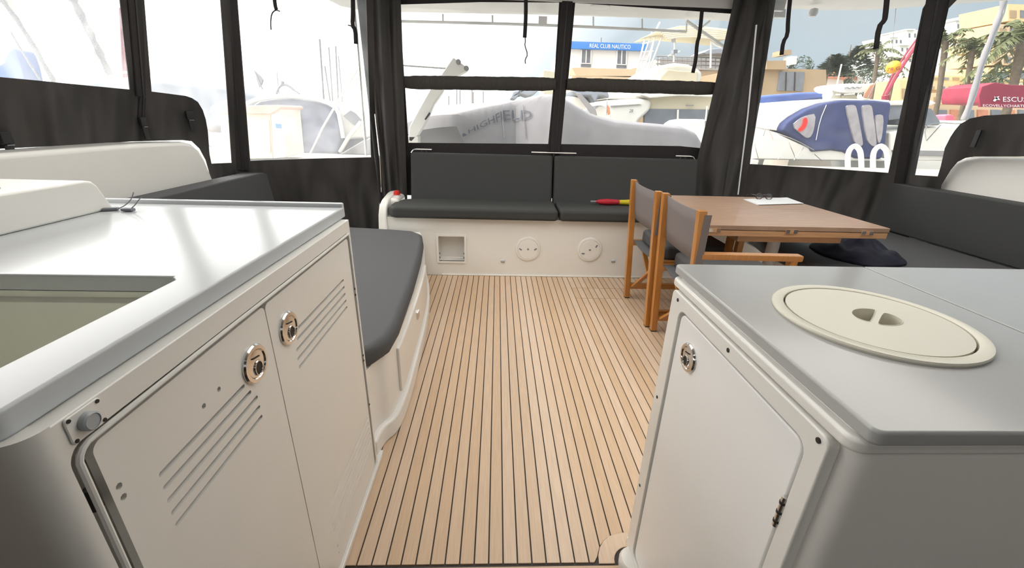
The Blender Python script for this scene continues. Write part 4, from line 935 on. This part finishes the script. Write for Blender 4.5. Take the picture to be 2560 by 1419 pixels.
um = slab('cafe_parasol', [(1758, 131), (1775, 122), (1800, 120), (1830, 128), (1838, 137), (1795, 134), (1765, 136)], 44, 3, COVER2, bv=(.1, 2), label='dark grey parasol canopy on the terrace railing', cat='parasol')
# sport fishing yacht
sf = base('flybridge_yacht', 1650, 300, 14, 'cream flybridge sport fishing yacht with outriggers and a ribbed hardtop', 'yacht')
slab('hull', [(1493, 262), (1520, 250), (1600, 246), (1632, 250), (1626, 276), (1600, 300), (1590, 318), (1500, 322), (1480, 300)], 14, 3.5, BOATW, sf, bv=(.12, 3))
slab('foredeck', [(1505, 246), (1528, 226), (1560, 208), (1640, 205), (1640, 232), (1620, 252), (1560, 250)], 14.4, 3.0, BOATW, sf, bv=(.15, 3))
slab('superstructure', [(1606, 205), (1630, 178), (1655, 162), (1690, 156), (1725, 160), (1760, 178), (1752, 215), (1640, 218)], 14.6, 2.6, BOATW, sf, bv=(.15, 3))
slab('flybridge_moulding', [(1640, 215), (1650, 190), (1668, 172), (1700, 176), (1748, 178), (1745, 212)], 14.3, .5, BOATC, sf, bv=(.08, 3))
slab('aft_cabin_overhang', [(1600, 236), (1660, 226), (1795, 232), (1800, 244), (1700, 240), (1625, 246)], 13.8, 3.2, BOATW, sf, bv=(.06, 2))
slab('aft_bulkhead', [(1618, 246), (1630, 240), (1792, 240), (1786, 275), (1612, 274)], 14.2, .3, BOATC, sf, bv=(.03, 2))
slab('saloon_door', [(1613, 272), (1774, 274), (1770, 330), (1612, 324)], 14.15, .2, PANE, sf)
ptube('door_frame_bar', [(1695, 274), (1693, 330)], 14.05, .03, BOATW, sf)
slab('name_plate', [(1716, 262), (1735, 262), (1734, 265), (1716, 265)], 14.05, .05, ROPE, sf)
slab('topside_stripe', [(1527, 264), (1597, 260), (1604, 261), (1527, 267)], 13.95, .05, ROPE, sf)
lettering('28', [(1572, 281), (1581, 281), (1583, 273), (1574, 273)], 13.98, INK, sf, off=.03)
# ribbed hardtop on its tower
top = [(1602, 96), (1640, 78), (1700, 64), (1740, 63), (1822, 72), (1830, 92), (1800, 104), (1760, 98), (1680, 92), (1640, 90)]
slab('hardtop', top, 13.6, .8, RIB, sf, bv=(.05, 2))
for i in range(5):
    ptube('roof_rib', [(1650+i*4, 80+i*4.2), (1720, 70+i*5), (1790, 74+i*5.6), (1820, 80+i*4)], 13.5, .030, BOATC, sf, it=1, n=6)
for a in ([(1688, 90), (1684, 155)], [(1778, 100), (1776, 170)], [(1612, 97), (1590, 190), (1585, 210)], [(1640, 82), (1626, 130), (1600, 195)], [(1630, 80), (1596, 180)], [(1660, 76), (1640, 130), (1612, 200)], [(1650, 55), (1640, 75), (1618, 180), (1610, 212)],
          [(1775, 100), (1795, 118), (1820, 115)], [(1670, 140), (1700, 128)]):
    ptube('tower_tube', a, 13.7, .026, BOATW, sf, n=6, it=1)
for a in ([(1606, 110), (1644, 100)], [(1602, 130), (1634, 128)], [(1596, 150), (1626, 150)]): ptube('tower_rung', a, 13.7, .02, BOATW, sf, n=5)
slab('instrument_box', [(1684, 124), (1694, 124), (1694, 134), (1684, 134)], 13.5, .2, PANE, sf)
slab('spotlight', [(1683, 92), (1690, 92), (1688, 104), (1684, 104)], 13.5, .15, ROPE, sf)
# small boat with bimini and ensign, white boats
bm_ = base('bimini_boat', 1490, 280, 11, 'small boat with a dark grey bimini behind the dinghy cover', 'boat')
slab('bimini', [(1430, 226), (1455, 221), (1500, 222), (1522, 230), (1524, 246), (1512, 240), (1497, 240), (1488, 258), (1478, 240), (1452, 240), (1440, 236)], 11, 1.6, COVER2, bm_, bv=(.05, 2))
slab('arch_leg', [(1440, 232), (1452, 233), (1490, 275), (1494, 290), (1480, 285)], 10.9, .15, COVER, bm_, bv=(.02, 2))
slab('deckhouse', [(1415, 240), (1450, 242), (1470, 262), (1462, 275), (1415, 262)], 11.3, 1.5, BOATW, bm_, bv=(.05, 2))
slab('hull', [(1470, 285), (1500, 262), (1525, 268), (1528, 300), (1475, 300)], 11.3, 1.5, BOATW, bm_, bv=(.05, 2))
slab('left_bimini_part', [(1276, 245), (1283, 228), (1310, 222), (1350, 222), (1336, 236), (1320, 240), (1300, 233), (1290, 248)], 11, 1.2, COVER2, bm_, bv=(.04, 2))
en = base('small_ensign', 1520, 285, 10.6, 'small red and yellow ensign on a staff by the yacht bow', 'flag')
ptube('staff', [(1518, 248), (1516, 288)], 10.6, .010, ROPE, en, n=5)
slab('flag_cloth', [(1519, 262), (1524, 268), (1526, 284), (1521, 288), (1518, 280)], 10.6, .04, TERRA, en)
slab('white_tender', [(1714, 312), (1730, 302), (1756, 298), (1765, 298), (1762, 440), (1735, 440), (1732, 345), (1714, 322)], 8.6, 1.2, BOATW, bv=(.06, 3), label='white boat bow at the lower right corner of the stern window', cat='boat')
ptube('tender_staff', [(1768, 265), (1764, 302)], 8.6, .015, BOATW, label='white staff on the boat in the stern window corner', cat='staff')
slab('distant_kiosk', [(1357, 177), (1362, 173), (1385, 178), (1400, 180), (1400, 335), (1360, 335)], 31, 3, BOATC, bv=(.1, 2), label='small cream quayside kiosk just left of the centre post', cat='kiosk')

# --- right: tan building, houses, trees, boats
tn = base('tan_building', 1980, 230, 34, 'tan building with a large dark window beyond the blue canopied boat', 'building')
slab('wall', [(1850, 172), (1905, 170), (2065, 174), (2068, 245), (1850, 250)], 34, 9, WALLT, tn)
slab('roof_block', [(1917, 152), (1965, 151), (1966, 173), (1916, 173)], 33.5, 3, WALLT, tn)
slab('roof_ledge', [(1870, 139), (1918, 136), (1920, 160), (1870, 165)], 36, 3, COVER, tn)
slab('chimney', [(1960, 125), (1978, 124), (1980, 136), (1958, 138)], 35, 1.4, WALLT, tn)
slab('water_tank', [(1979, 140), (1993, 140), (1991, 160), (1980, 160)], 34.5, 1, BOATW, tn)
slab('window', [(1950, 179), (2012, 180), (2007, 228), (1943, 226)], 33.9, .3, PANE, tn)
for x in (1966, 1988): slab('mullion', [(x, 180), (x+1.5, 180), (x, 227), (x-1.5, 227)], 33.8, .1, DARK, tn)
th = base('red_roof_house', 2095, 200, 60, 'distant villa with a terracotta roof between the tan building and the palms', 'house')
slab('wall', [(2052, 190), (2160, 192), (2160, 212), (2052, 212)], 60, 8, WALLW, th)
slab('roof', [(2058, 190), (2068, 180), (2100, 179), (2120, 186), (2135, 184), (2143, 193), (2144, 200), (2100, 196), (2060, 194)], 59, 8, TERRA, th)
slab('chimney', [(2066, 180), (2071, 178), (2072, 186), (2066, 186)], 59, 1, TERRA, th)
def hill_house(x, y, w, h, Y, lab):
    e = base('hillside_house', x+w/2, y+h, Y, lab, 'house', 'white houses on the hillside')
    slab('wall', [(x, y), (x+w, y+1), (x+w, y+h), (x, y+h)], Y, 8, WALLW, e)
    slab('roof_parapet', [(x-1, y-2), (x+w*.6, y-2), (x+w*.6, y+1), (x-1, y+1)], Y-.5, 8, WALLW, e)
    n = max(1, int(w/12))
    for i in range(n):
        wx = x+4+i*(w-6)/n
        slab('window', [(wx, y+h*.3), (wx+4, y+h*.3), (wx+4, y+h*.62), (wx, y+h*.62)], Y-.05, .1, PANE, e)
for a in ((2225, 92, 38, 26, 110, 'white block on the hillside, highest by the left of the canvas post'), (2268, 74, 34, 32, 115, 'white block at the very top next to the canvas post'), (2250, 112, 44, 26, 100, 'wide white house under the topmost pair'),
          (2160, 152, 26, 12, 112, 'small white house left of the palm crown'), (2182, 164, 22, 14, 90, 'small white house in front of the palm trunk'), (2390, 50, 50, 34, 120, 'white house above the palms right of the canvas post'),
          (2430, 38, 56, 40, 125, 'pale house highest on the right'), (2270, 140, 40, 24, 76, 'white house half hidden by the canvas post'), (2158, 170, 20, 10, 100, 'tiny white shed on the hillside slope')):
    hill_house(*a)
ap = base('yellow_apartments', 2400, 240, 62, 'pale yellow apartment terraces stepping up behind the palms', 'building')
for i, (x0, y0, x1, h) in enumerate(((2325, 188, 2470, 15), (2315, 210, 2470, 16), (2250, 200, 2300, 60), (2330, 232, 2470, 30), (2485, 100, 2600, 26), (2495, 60, 2600, 30), (2520, 10, 2620, 44), (2480, 130, 2600, 34), (2470, 168, 2600, 36))):
    t = slab('terrace', [(x0, y0), (x1, y0+3), (x1, y0+h), (x0, y0+h-2)], 62-i*.4, 6, WALLY if i % 2 == 0 else WALLB, ap)
    for j in range(int((x1-x0)/26)): slab('opening', [(x0+6+j*26, y0+h*.35), (x0+22+j*26, y0+h*.38), (x0+22+j*26, y0+h*.8), (x0+6+j*26, y0+h*.78)], 61.9-i*.4, .15, PANE if j % 2 else WALLT, t)
def palm(px, base_y, crown_y, Y, size, lab, nfr=22, seed=1):
    rnd = random.Random(seed); c = at(px, crown_y, 'y', Y); b = at(px-2, base_y, 'y', Y); b.z = .28
    e = empty('palm_tree', b, label=lab, cat='tree', group='palms on the right shore')
    kid(e, MB().tube([b, b.lerp(c, .5)+Vector((.1, 0, 0)), c], [.030*size*3, .024*size*3, .03*size*3], 10).build('trunk', TRUNK, None))
    for i in range(nfr):
        a = 2*PI*i/nfr*1.62; el = rnd.uniform(-.3, 1.25); L = size*rnd.uniform(.85, 1.1); mb = MB(); P = []
        for k in range(8):
            t = k/7; r = L*t; P.append(c + Vector((math.cos(a)*math.cos(el)*r, math.sin(a)*math.cos(el)*r*.9, math.sin(el)*r - .55*L*t*t)))
        mb.tube(P, .012*size, 4)
        for k in range(1, 8):
            for s in (-1, 1):
                for h in (0, .5):
                    p = P[k-1].lerp(P[k], .5+h*.5); d = (P[k]-P[k-1]).normalized(); w = d.cross(Vector((0, 0, 1))).normalized()*s
                    l = L*.24*(1-.55*abs(k/7-.35)); q = p+w*l*.75+d*l*.5-Vector((0, 0, l*.45)); n = d*.035*size
                    mb.add([p-n, p+n, q], [(0, 1, 2)])
        kid(e, mb.build('frond', LEAF, None, smooth=False))
palm(2196, 235, 128, 26, 1.25, 'palm with a wide crown left of the orange buoy', seed=2)
palm(2365, 260, 100, 24, 1.55, 'tall palm just right of the canvas post', seed=3)
palm(2432, 250, 122, 22, 1.3, 'palm beside the slanting furled sail', seed=4)
palm(2560, 215, 95, 21.5, 2.2, 'palm at the right edge of the photograph', nfr=26, seed=5)
palm(2240, 225, 160, 30, 1.2, 'lower palm behind the orange buoy', seed=6)
def pine(px, by, ty, Y, w, lab, seed):
    rnd = random.Random(seed); b = at(px, by, 'y', Y); t = at(px, ty, 'y', Y); H = t.z-b.z
    e = empty('pine_tree', b, label=lab, cat='tree', group='dark conifers behind the tan building')
    kid(e, MB().tube([Vector((b.x, b.y, .28)), t], [.30, .04], 8).build('trunk', TRUNK, None)); mb = MB()
    for k in range(700):
        h = rnd.random()**.8; r = w*(1-h)*.9*rnd.uniform(.45, 1)+.15; a = rnd.uniform(0, 2*PI)
        p = b+Vector((math.cos(a)*r, math.sin(a)*r, H*(.12+.86*h)-.12*r)); d = Vector((math.cos(a), math.sin(a), rnd.uniform(-.1, .4)))*.9
        s = Vector((-math.sin(a), math.cos(a), rnd.uniform(-.6, .6)))*.22; mb.add([p-d*.5-s, p+d*.5, p-d*.5+s], [(0, 1, 2)])
    kid(e, mb.build('foliage', PINE, None, smooth=False))
pine(2078, 192, 135, 50, 2.6, 'shorter conifer left of the palms', 11); pine(2128, 196, 112, 60, 4.4, 'taller broad conifer next to the palm crown', 12)
for i, (x, y, r, Y) in enumerate(((2180, 205, 2.9, 72), (2150, 203, 1.4, 52), (2000, 172, 1.1, 45), (2460, 215, 1.6, 40), (2520, 215, 1.5, 30))):
    mb = MB(); c = at(x, y, 'y', Y); rnd = random.Random(i)
    for k in range(350):
        v = Vector((rnd.gauss(0, 1), rnd.gauss(0, 1), rnd.gauss(0, .7))).normalized()*r*rnd.uniform(.6, 1); s = Vector((rnd.uniform(-1, 1), rnd.uniform(-1, 1), rnd.uniform(-1, 1)))*.3
        mb.add([c+v-s, c+v+s, c+v*1.12], [(0, 1, 2)])
    mb.tube([Vector((c.x, c.y, .28)), c], .12, 6)
    o = mb.build('bush', PINE, smooth=False, cat='bush', label=('round bush under the tall conifer', 'bush beside the red roofed villa', 'small shrub on the tan building roof', 'bush behind the furled sail', 'bush above the maroon awning')[i])
# boats on the right
bc = base('blue_canopy_boat', 2080, 400, 12.3, 'white sport boat with a navy blue cockpit canopy and clear windows', 'boat')
slab('hull', [(1868, 300), (1882, 306), (2030, 372), (2110, 375), (2225, 398), (2215, 404), (1872, 398)], 12.3, 2.2, BOATW, bc, bv=(.08, 3))
slab('cabin_top', [(1890, 305), (1950, 268), (2010, 252), (2090, 246), (2160, 247), (2225, 250), (2228, 256), (2130, 262), (2000, 300), (1965, 330), (1885, 318)], 12.5, 1.9, BOATW, bc, bv=(.06, 3))
cano = [(1955, 326), (1965, 308), (1985, 292), (2020, 272), (2060, 258), (2110, 250), (2190, 251), (2230, 256), (2228, 275), (2220, 320), (2214, 372), (2205, 398), (2140, 396), (2110, 380), (2080, 376), (2030, 380), (2026, 370)]
slab('canopy', cano, 12.22, 2.0, BLUEC, bc, bv=(.07, 3))
for q_ in (smooth_loop([(1980, 314), (2000, 296), (2022, 287), (2040, 284), (2036, 320), (2030, 338), (2022, 345), (2012, 343)], 1), smooth_loop([(2115, 268), (2122, 262), (2138, 262), (2143, 275), (2158, 355), (2156, 365), (2144, 364), (2135, 350)], 1),
           smooth_loop([(2155, 268), (2162, 262), (2178, 262), (2182, 275), (2192, 355), (2190, 366), (2178, 364), (2166, 345)], 1), smooth_loop([(2188, 290), (2200, 285), (2210, 290), (2206, 340), (2198, 362), (2192, 340)], 1)):
    slab('clear_window', q_, 12.17, .05, PANEL_, bc)
slab('life_ring', smooth_loop([(1995, 325), (2008, 312), (2010, 296), (2017, 293), (2020, 305), (2014, 320), (2002, 330)], 1), 12.13, .04, REDP, bc)
ptube('canopy_seam', [(2066, 262), (2050, 300), (2040, 350)], 12.2, .010, BOATW, bc, it=1, n=5)
ptube('guard_rail', [(1886, 318), (1925, 326), (1990, 350), (2035, 375)], 12.1, .012, STEEL, bc, it=1, n=6)
for a in ([(1914, 321), (1908, 340)], [(1922, 324), (1933, 350)], [(1972, 352), (1945, 398)], [(1970, 352), (1990, 398)], [(2010, 368), (1985, 400)], [(1886, 360), (1898, 405)], [(2036, 385), (2055, 402)]):
    ptube('rail_leg', a, 12.05, .010, STEEL, bc, n=5)
ptube('antenna', [(2085, 245), (2104, 160)], 12.8, .018, BOATW, bc, n=6); ptube('antenna', [(2102, 243), (2108, 205)], 12.8, .012, ROPE, bc, n=6)
kid(bc, MB().lathe([(.001, -.14), (.10, -.11), (.14, 0), (.10, .11), (.001, .14)], at(2070, 237, 'y', 12.8), n=18).build('radar_dome', BOATW, None))
slab('roof_locker', [(2108, 238), (2140, 236), (2146, 247), (2106, 247)], 12.8, .5, BOATC, bc, bv=(.03, 2))
tb2 = base('upturned_tender', 2130, 232, 12.6, 'white tender stowed above the blue canopy boat', 'boat')
slab('tender_tube', smooth_loop([(2084, 214), (2110, 208), (2170, 210), (2190, 206), (2176, 222), (2160, 232), (2100, 232), (2084, 224)], 1), 12.6, .8, BOATW, tb2, bv=(.05, 3))
ptube('name_scrawl', [(2112, 220), (2118, 218), (2124, 222), (2130, 217), (2136, 221), (2142, 217), (2148, 220), (2154, 217)], 12.55, .018, ROPE, tb2, n=5, it=1)
es = base('large_ensign', 2175, 240, 12.45, 'faded orange red ensign drooping over the blue canopy', 'flag')
ptube('staff', [(2192, 200), (2168, 247)], 12.45, .014, ROPE, es, n=5)
slab('flag_cloth', [(2188, 208), (2184, 222), (2180, 238), (2176, 246), (2160, 244), (2164, 232), (2176, 214)], 12.45, .05, TERRA, es)
bb = base('blue_cover_boat', 1960, 250, 15.2, 'boat with a long pale blue cover behind the navy canopy', 'boat')
slab('long_cover', [(1868, 244), (1900, 240), (2000, 231), (2060, 229), (2066, 246), (2010, 252), (1960, 268), (1868, 262)], 15.2, 2.5, BLUEP, bb, bv=(.08, 3))
slab('cabin_side', [(1868, 258), (1950, 256), (1955, 262), (1915, 300), (1868, 296)], 15.0, 1.5, BOATW, bb, bv=(.05, 2))
slab('cabin_window', [(1886, 262), (1948, 258), (1935, 272), (1908, 286), (1888, 280)], 14.95, .1, PANEL_, bb)
slab('lower_cover', [(1868, 290), (1905, 298), (1950, 268), (1958, 272), (1915, 306), (1868, 302)], 14.9, .8, BLUEP, bb, bv=(.03, 2))
wb_ = base('white_powerboat', 2360, 400, 12.4, 'white powerboat with a wrap windscreen right of the canvas post', 'boat')
slab('hull', [(2225, 330), (2290, 322), (2330, 316), (2430, 312), (2436, 300), (2500, 330), (2420, 404), (2225, 404)], 12.4, 2.4, BOATW, wb_, bv=(.10, 3))
slab('windscreen', [(2312, 268), (2332, 272), (2354, 305), (2350, 314), (2296, 314), (2290, 290)], 12.3, 1.2, PANE, wb_, bv=(.05, 2))
slab('roof_line', [(2210, 252), (2330, 250), (2345, 258), (2332, 262), (2220, 264)], 12.6, 2, BOATW, wb_, bv=(.05, 2))
slab('cabin_windows', [(2222, 264), (2300, 262), (2296, 290), (2222, 300)], 12.7, 1.5, PANE, wb_)
slab('waterline_band', [(2232, 375), (2400, 378), (2390, 390), (2235, 386)], 12.35, .05, ROPE, wb_)
ptube('bow_rail', [(2300, 318), (2345, 306), (2400, 310), (2438, 306)], 12.3, .02, STEEL, wb_, it=1, n=6)
for a in ([(2352, 312), (2316, 352), (2312, 330), (2318, 310)], [(2402, 312), (2372, 345)]): ptube('rail_leg', a, 12.3, .014, STEEL, wb_, n=5)
by = base('orange_buoy', 2233, 168, 8, 'round orange buoy with dark marks hanging beside the canvas post', 'buoy')
c = at(2233, 168, 'y', 8); kid(by, MB().lathe([(.001, -.105)]+[(.105*math.cos(a), .105*math.sin(a)) for a in [-PI/2+PI*k/14 for k in range(1, 14)]]+[(.001, .105)], c, n=28).build('buoy_ball', ORANGE, None))
lettering('78 G', [(2217, 178), (2251, 174), (2250, 166), (2218, 170)], 7.885, CRANE, by, off=.0)
ptube('buoy_line', [(2233, 154), (2231, 120), (2236, 60), (2240, 18, 4.22)], 8, .004, ROPE, by, n=5)
cn = base('red_crane_jib', 2250, 180, 16, 'dark red slanting jib rising behind the canvas post', 'crane')
ptube('jib_tube', [(2215, 236), (2240, 190), (2275, 135), (2300, 100)], 16, .06, CRANE, cn, n=6)
ptube('jib_pedestal', [(2214, 238), (2200, 400)], 17.0, .12, CRANE, cn, n=8)
ptube('jib_chord', [(2208, 238), (2232, 186), (2268, 130), (2294, 95)], 16.3, .03, CRANE, cn, n=6)
aw = base('maroon_awning', 2510, 250, 18, 'maroon awning with a white emblem and lettering over the right coaming', 'awning')
slab('awning_cloth', [(2448, 240), (2456, 216), (2488, 206), (2530, 212), (2640, 214), (2640, 262), (2520, 262), (2450, 258)], 18, 1.6, MAROON, aw, bv=(.03, 2))
slab('valance', [(2450, 257), (2640, 262), (2640, 272), (2452, 267)], 17.9, .1, MAROON, aw)
lettering('ESCUSE', [(2505, 254), (2575, 255), (2575, 243), (2505, 242)], 18, LETW, aw, off=.04)
lettering('ECOVELLYCHARTER', [(2456, 266.5), (2570, 268.5), (2570, 262), (2456, 260.5)], 17.9, LETW, aw, off=.02)
for q_ in ([(2479, 252), (2486, 243), (2495, 240), (2491, 247), (2484, 254)], [(2484, 246), (2482, 241), (2488, 243), (2494, 246), (2497, 250), (2490, 249)]):
    kid(aw, MB().add([at(a, b, 'y', 18)-Vector((0, .05, 0)) for a, b in q_], [tuple(range(len(q_)))]).build('emblem', LETW, None, smooth=False))
fs_ = base('furled_sail_mast', 2420, 200, 9.5, 'thick pale furled sail slanting up to the right past the palms', 'sail')
q = [at(a, b, 'y', 9.5) for a, b in ((2408, 300), (2432, 235), (2452, 160), (2478, 90), (2502, 30), (2512, -10))]
kid(fs_, MB().tube(smooth_path(q, 2), [.045+.008*math.sin(i*1.3) for i in range(len(smooth_path(q, 2)))], 12).build('furled_sail', COVER, None))
q = [p+Vector((.16, .1, 0)) for p in q]; kid(fs_, MB().tube(q, .03, 8).build('forestay', STEEL, None))
for x, lab in ((2365, 'pink float behind the white powerboat, left one'), ):
    slab('pink_float', smooth_loop([(2358, 288), (2386, 285), (2388, 302), (2384, 400), (2360, 400)], 1), 15, .4, PINK, bv=(.04, 3), label='pink upright float standing behind the white powerboat', cat='float')

sh = base('quayside_shops', 2420, 290, 24, 'row of beige quayside shopfronts under the maroon awning', 'building')
slab('wall', [(2300, 262), (2640, 262), (2640, 345), (2300, 345)], 26, 4, WALLB, sh)
for i, x in enumerate(range(2310, 2620, 34)): slab('shop_opening', [(x, 274), (x+24, 275), (x+24, 300), (x, 300)], 25.9, .15, PANE if i % 2 else TERRA, sh)
# feet of the far buildings, down to the ground they stand on
def zmin(o): return min((o.matrix_world @ Vector(c)).z for c in o.bound_box)
bpy.context.view_layer.update()
for o in [o for o in COL.objects if o.parent is None and o.get('category') in ('building', 'house') and o.name != 'quayside_shops']:
    ws = [c for c in o.children if c.name.startswith(('wall', 'terrace'))]; m0 = ws[0].data.materials[0]
    bb_ = [w.matrix_world @ Vector(c) for w in ws for c in w.bound_box]; lo_ = min(p.z for p in bb_)
    if lo_ > .35:
        w = ws[0]; q = [w.matrix_world @ Vector(c) for c in w.bound_box]
        x0, x1, y0, y1 = min(p.x for p in q), max(p.x for p in q), min(p.y for p in q), max(p.y for p in q)
        kid(o, MB().box((x0+.02, y0+.02, .28), (x1-.02, y1-.02, min(p.z for p in q)+.05)).build('lower_wall', m0, None, smooth=False))
for o in [o for o in COL.objects if o.parent is None and o.get('category') in ('boat', 'yacht') and o.name not in ('covered_dinghy', 'upturned_tender')]:
    ws = [c for c in o.children if c.type == 'MESH'] or [o]
    pts = [(w.matrix_world @ Vector(c), w) for w in ws for c in w.bound_box]; p0, w0 = min(pts, key=lambda t: t[0].z); m0 = BOATW
    if p0.z > -.7 and o.type == 'EMPTY':
        q = [w0.matrix_world @ Vector(c) for c in w0.bound_box]; x0, x1, y0, y1 = min(p.x for p in q), max(p.x for p in q), min(p.y for p in q), max(p.y for p in q)
        y0 = max(y0, 11.65) if y0 > 10 else y0; y1 = max(y1, y0+.5); d = (x1-x0)*.08
        kid(o, MB().prism([[Vector((x0+d, y0, p0.z+.06)), Vector((x1-d, y0, p0.z+.06)), Vector((x1-3*d, y0, -.85)), Vector((x0+3*d, y0, -.85))]], (0, y1-y0, 0)).build('lower_hull', m0, None, bevel=(.03, 2)))
W1 = ['the tallest thin mast over the cabin boat roof', 'second thin mast over the cabin boat roof, counted from the dock locker', 'third thin mast over the cabin boat roof, counted from the dock locker', 'short leaning mast nearest the stainless post', 'short mast between the first two tall ones', 'tiny faint mast above the roof hoop of the cabin boat']
W2 = ['faint mast nearest the davit arm', 'faint mast just right of the one nearest the davit arm', 'darkest of the far masts over the grey dinghy cover', 'short faint mast beside the darkest far mast', 'faint mast farthest right over the dinghy cover', 'very short mast right against the davit arm']
for g, ws in (('distant masts left', W1), ('distant masts behind the dinghy', W2)):
    for o, l in zip([o for o in COL.objects if o.get('group') == g], ws): o['label'] = l
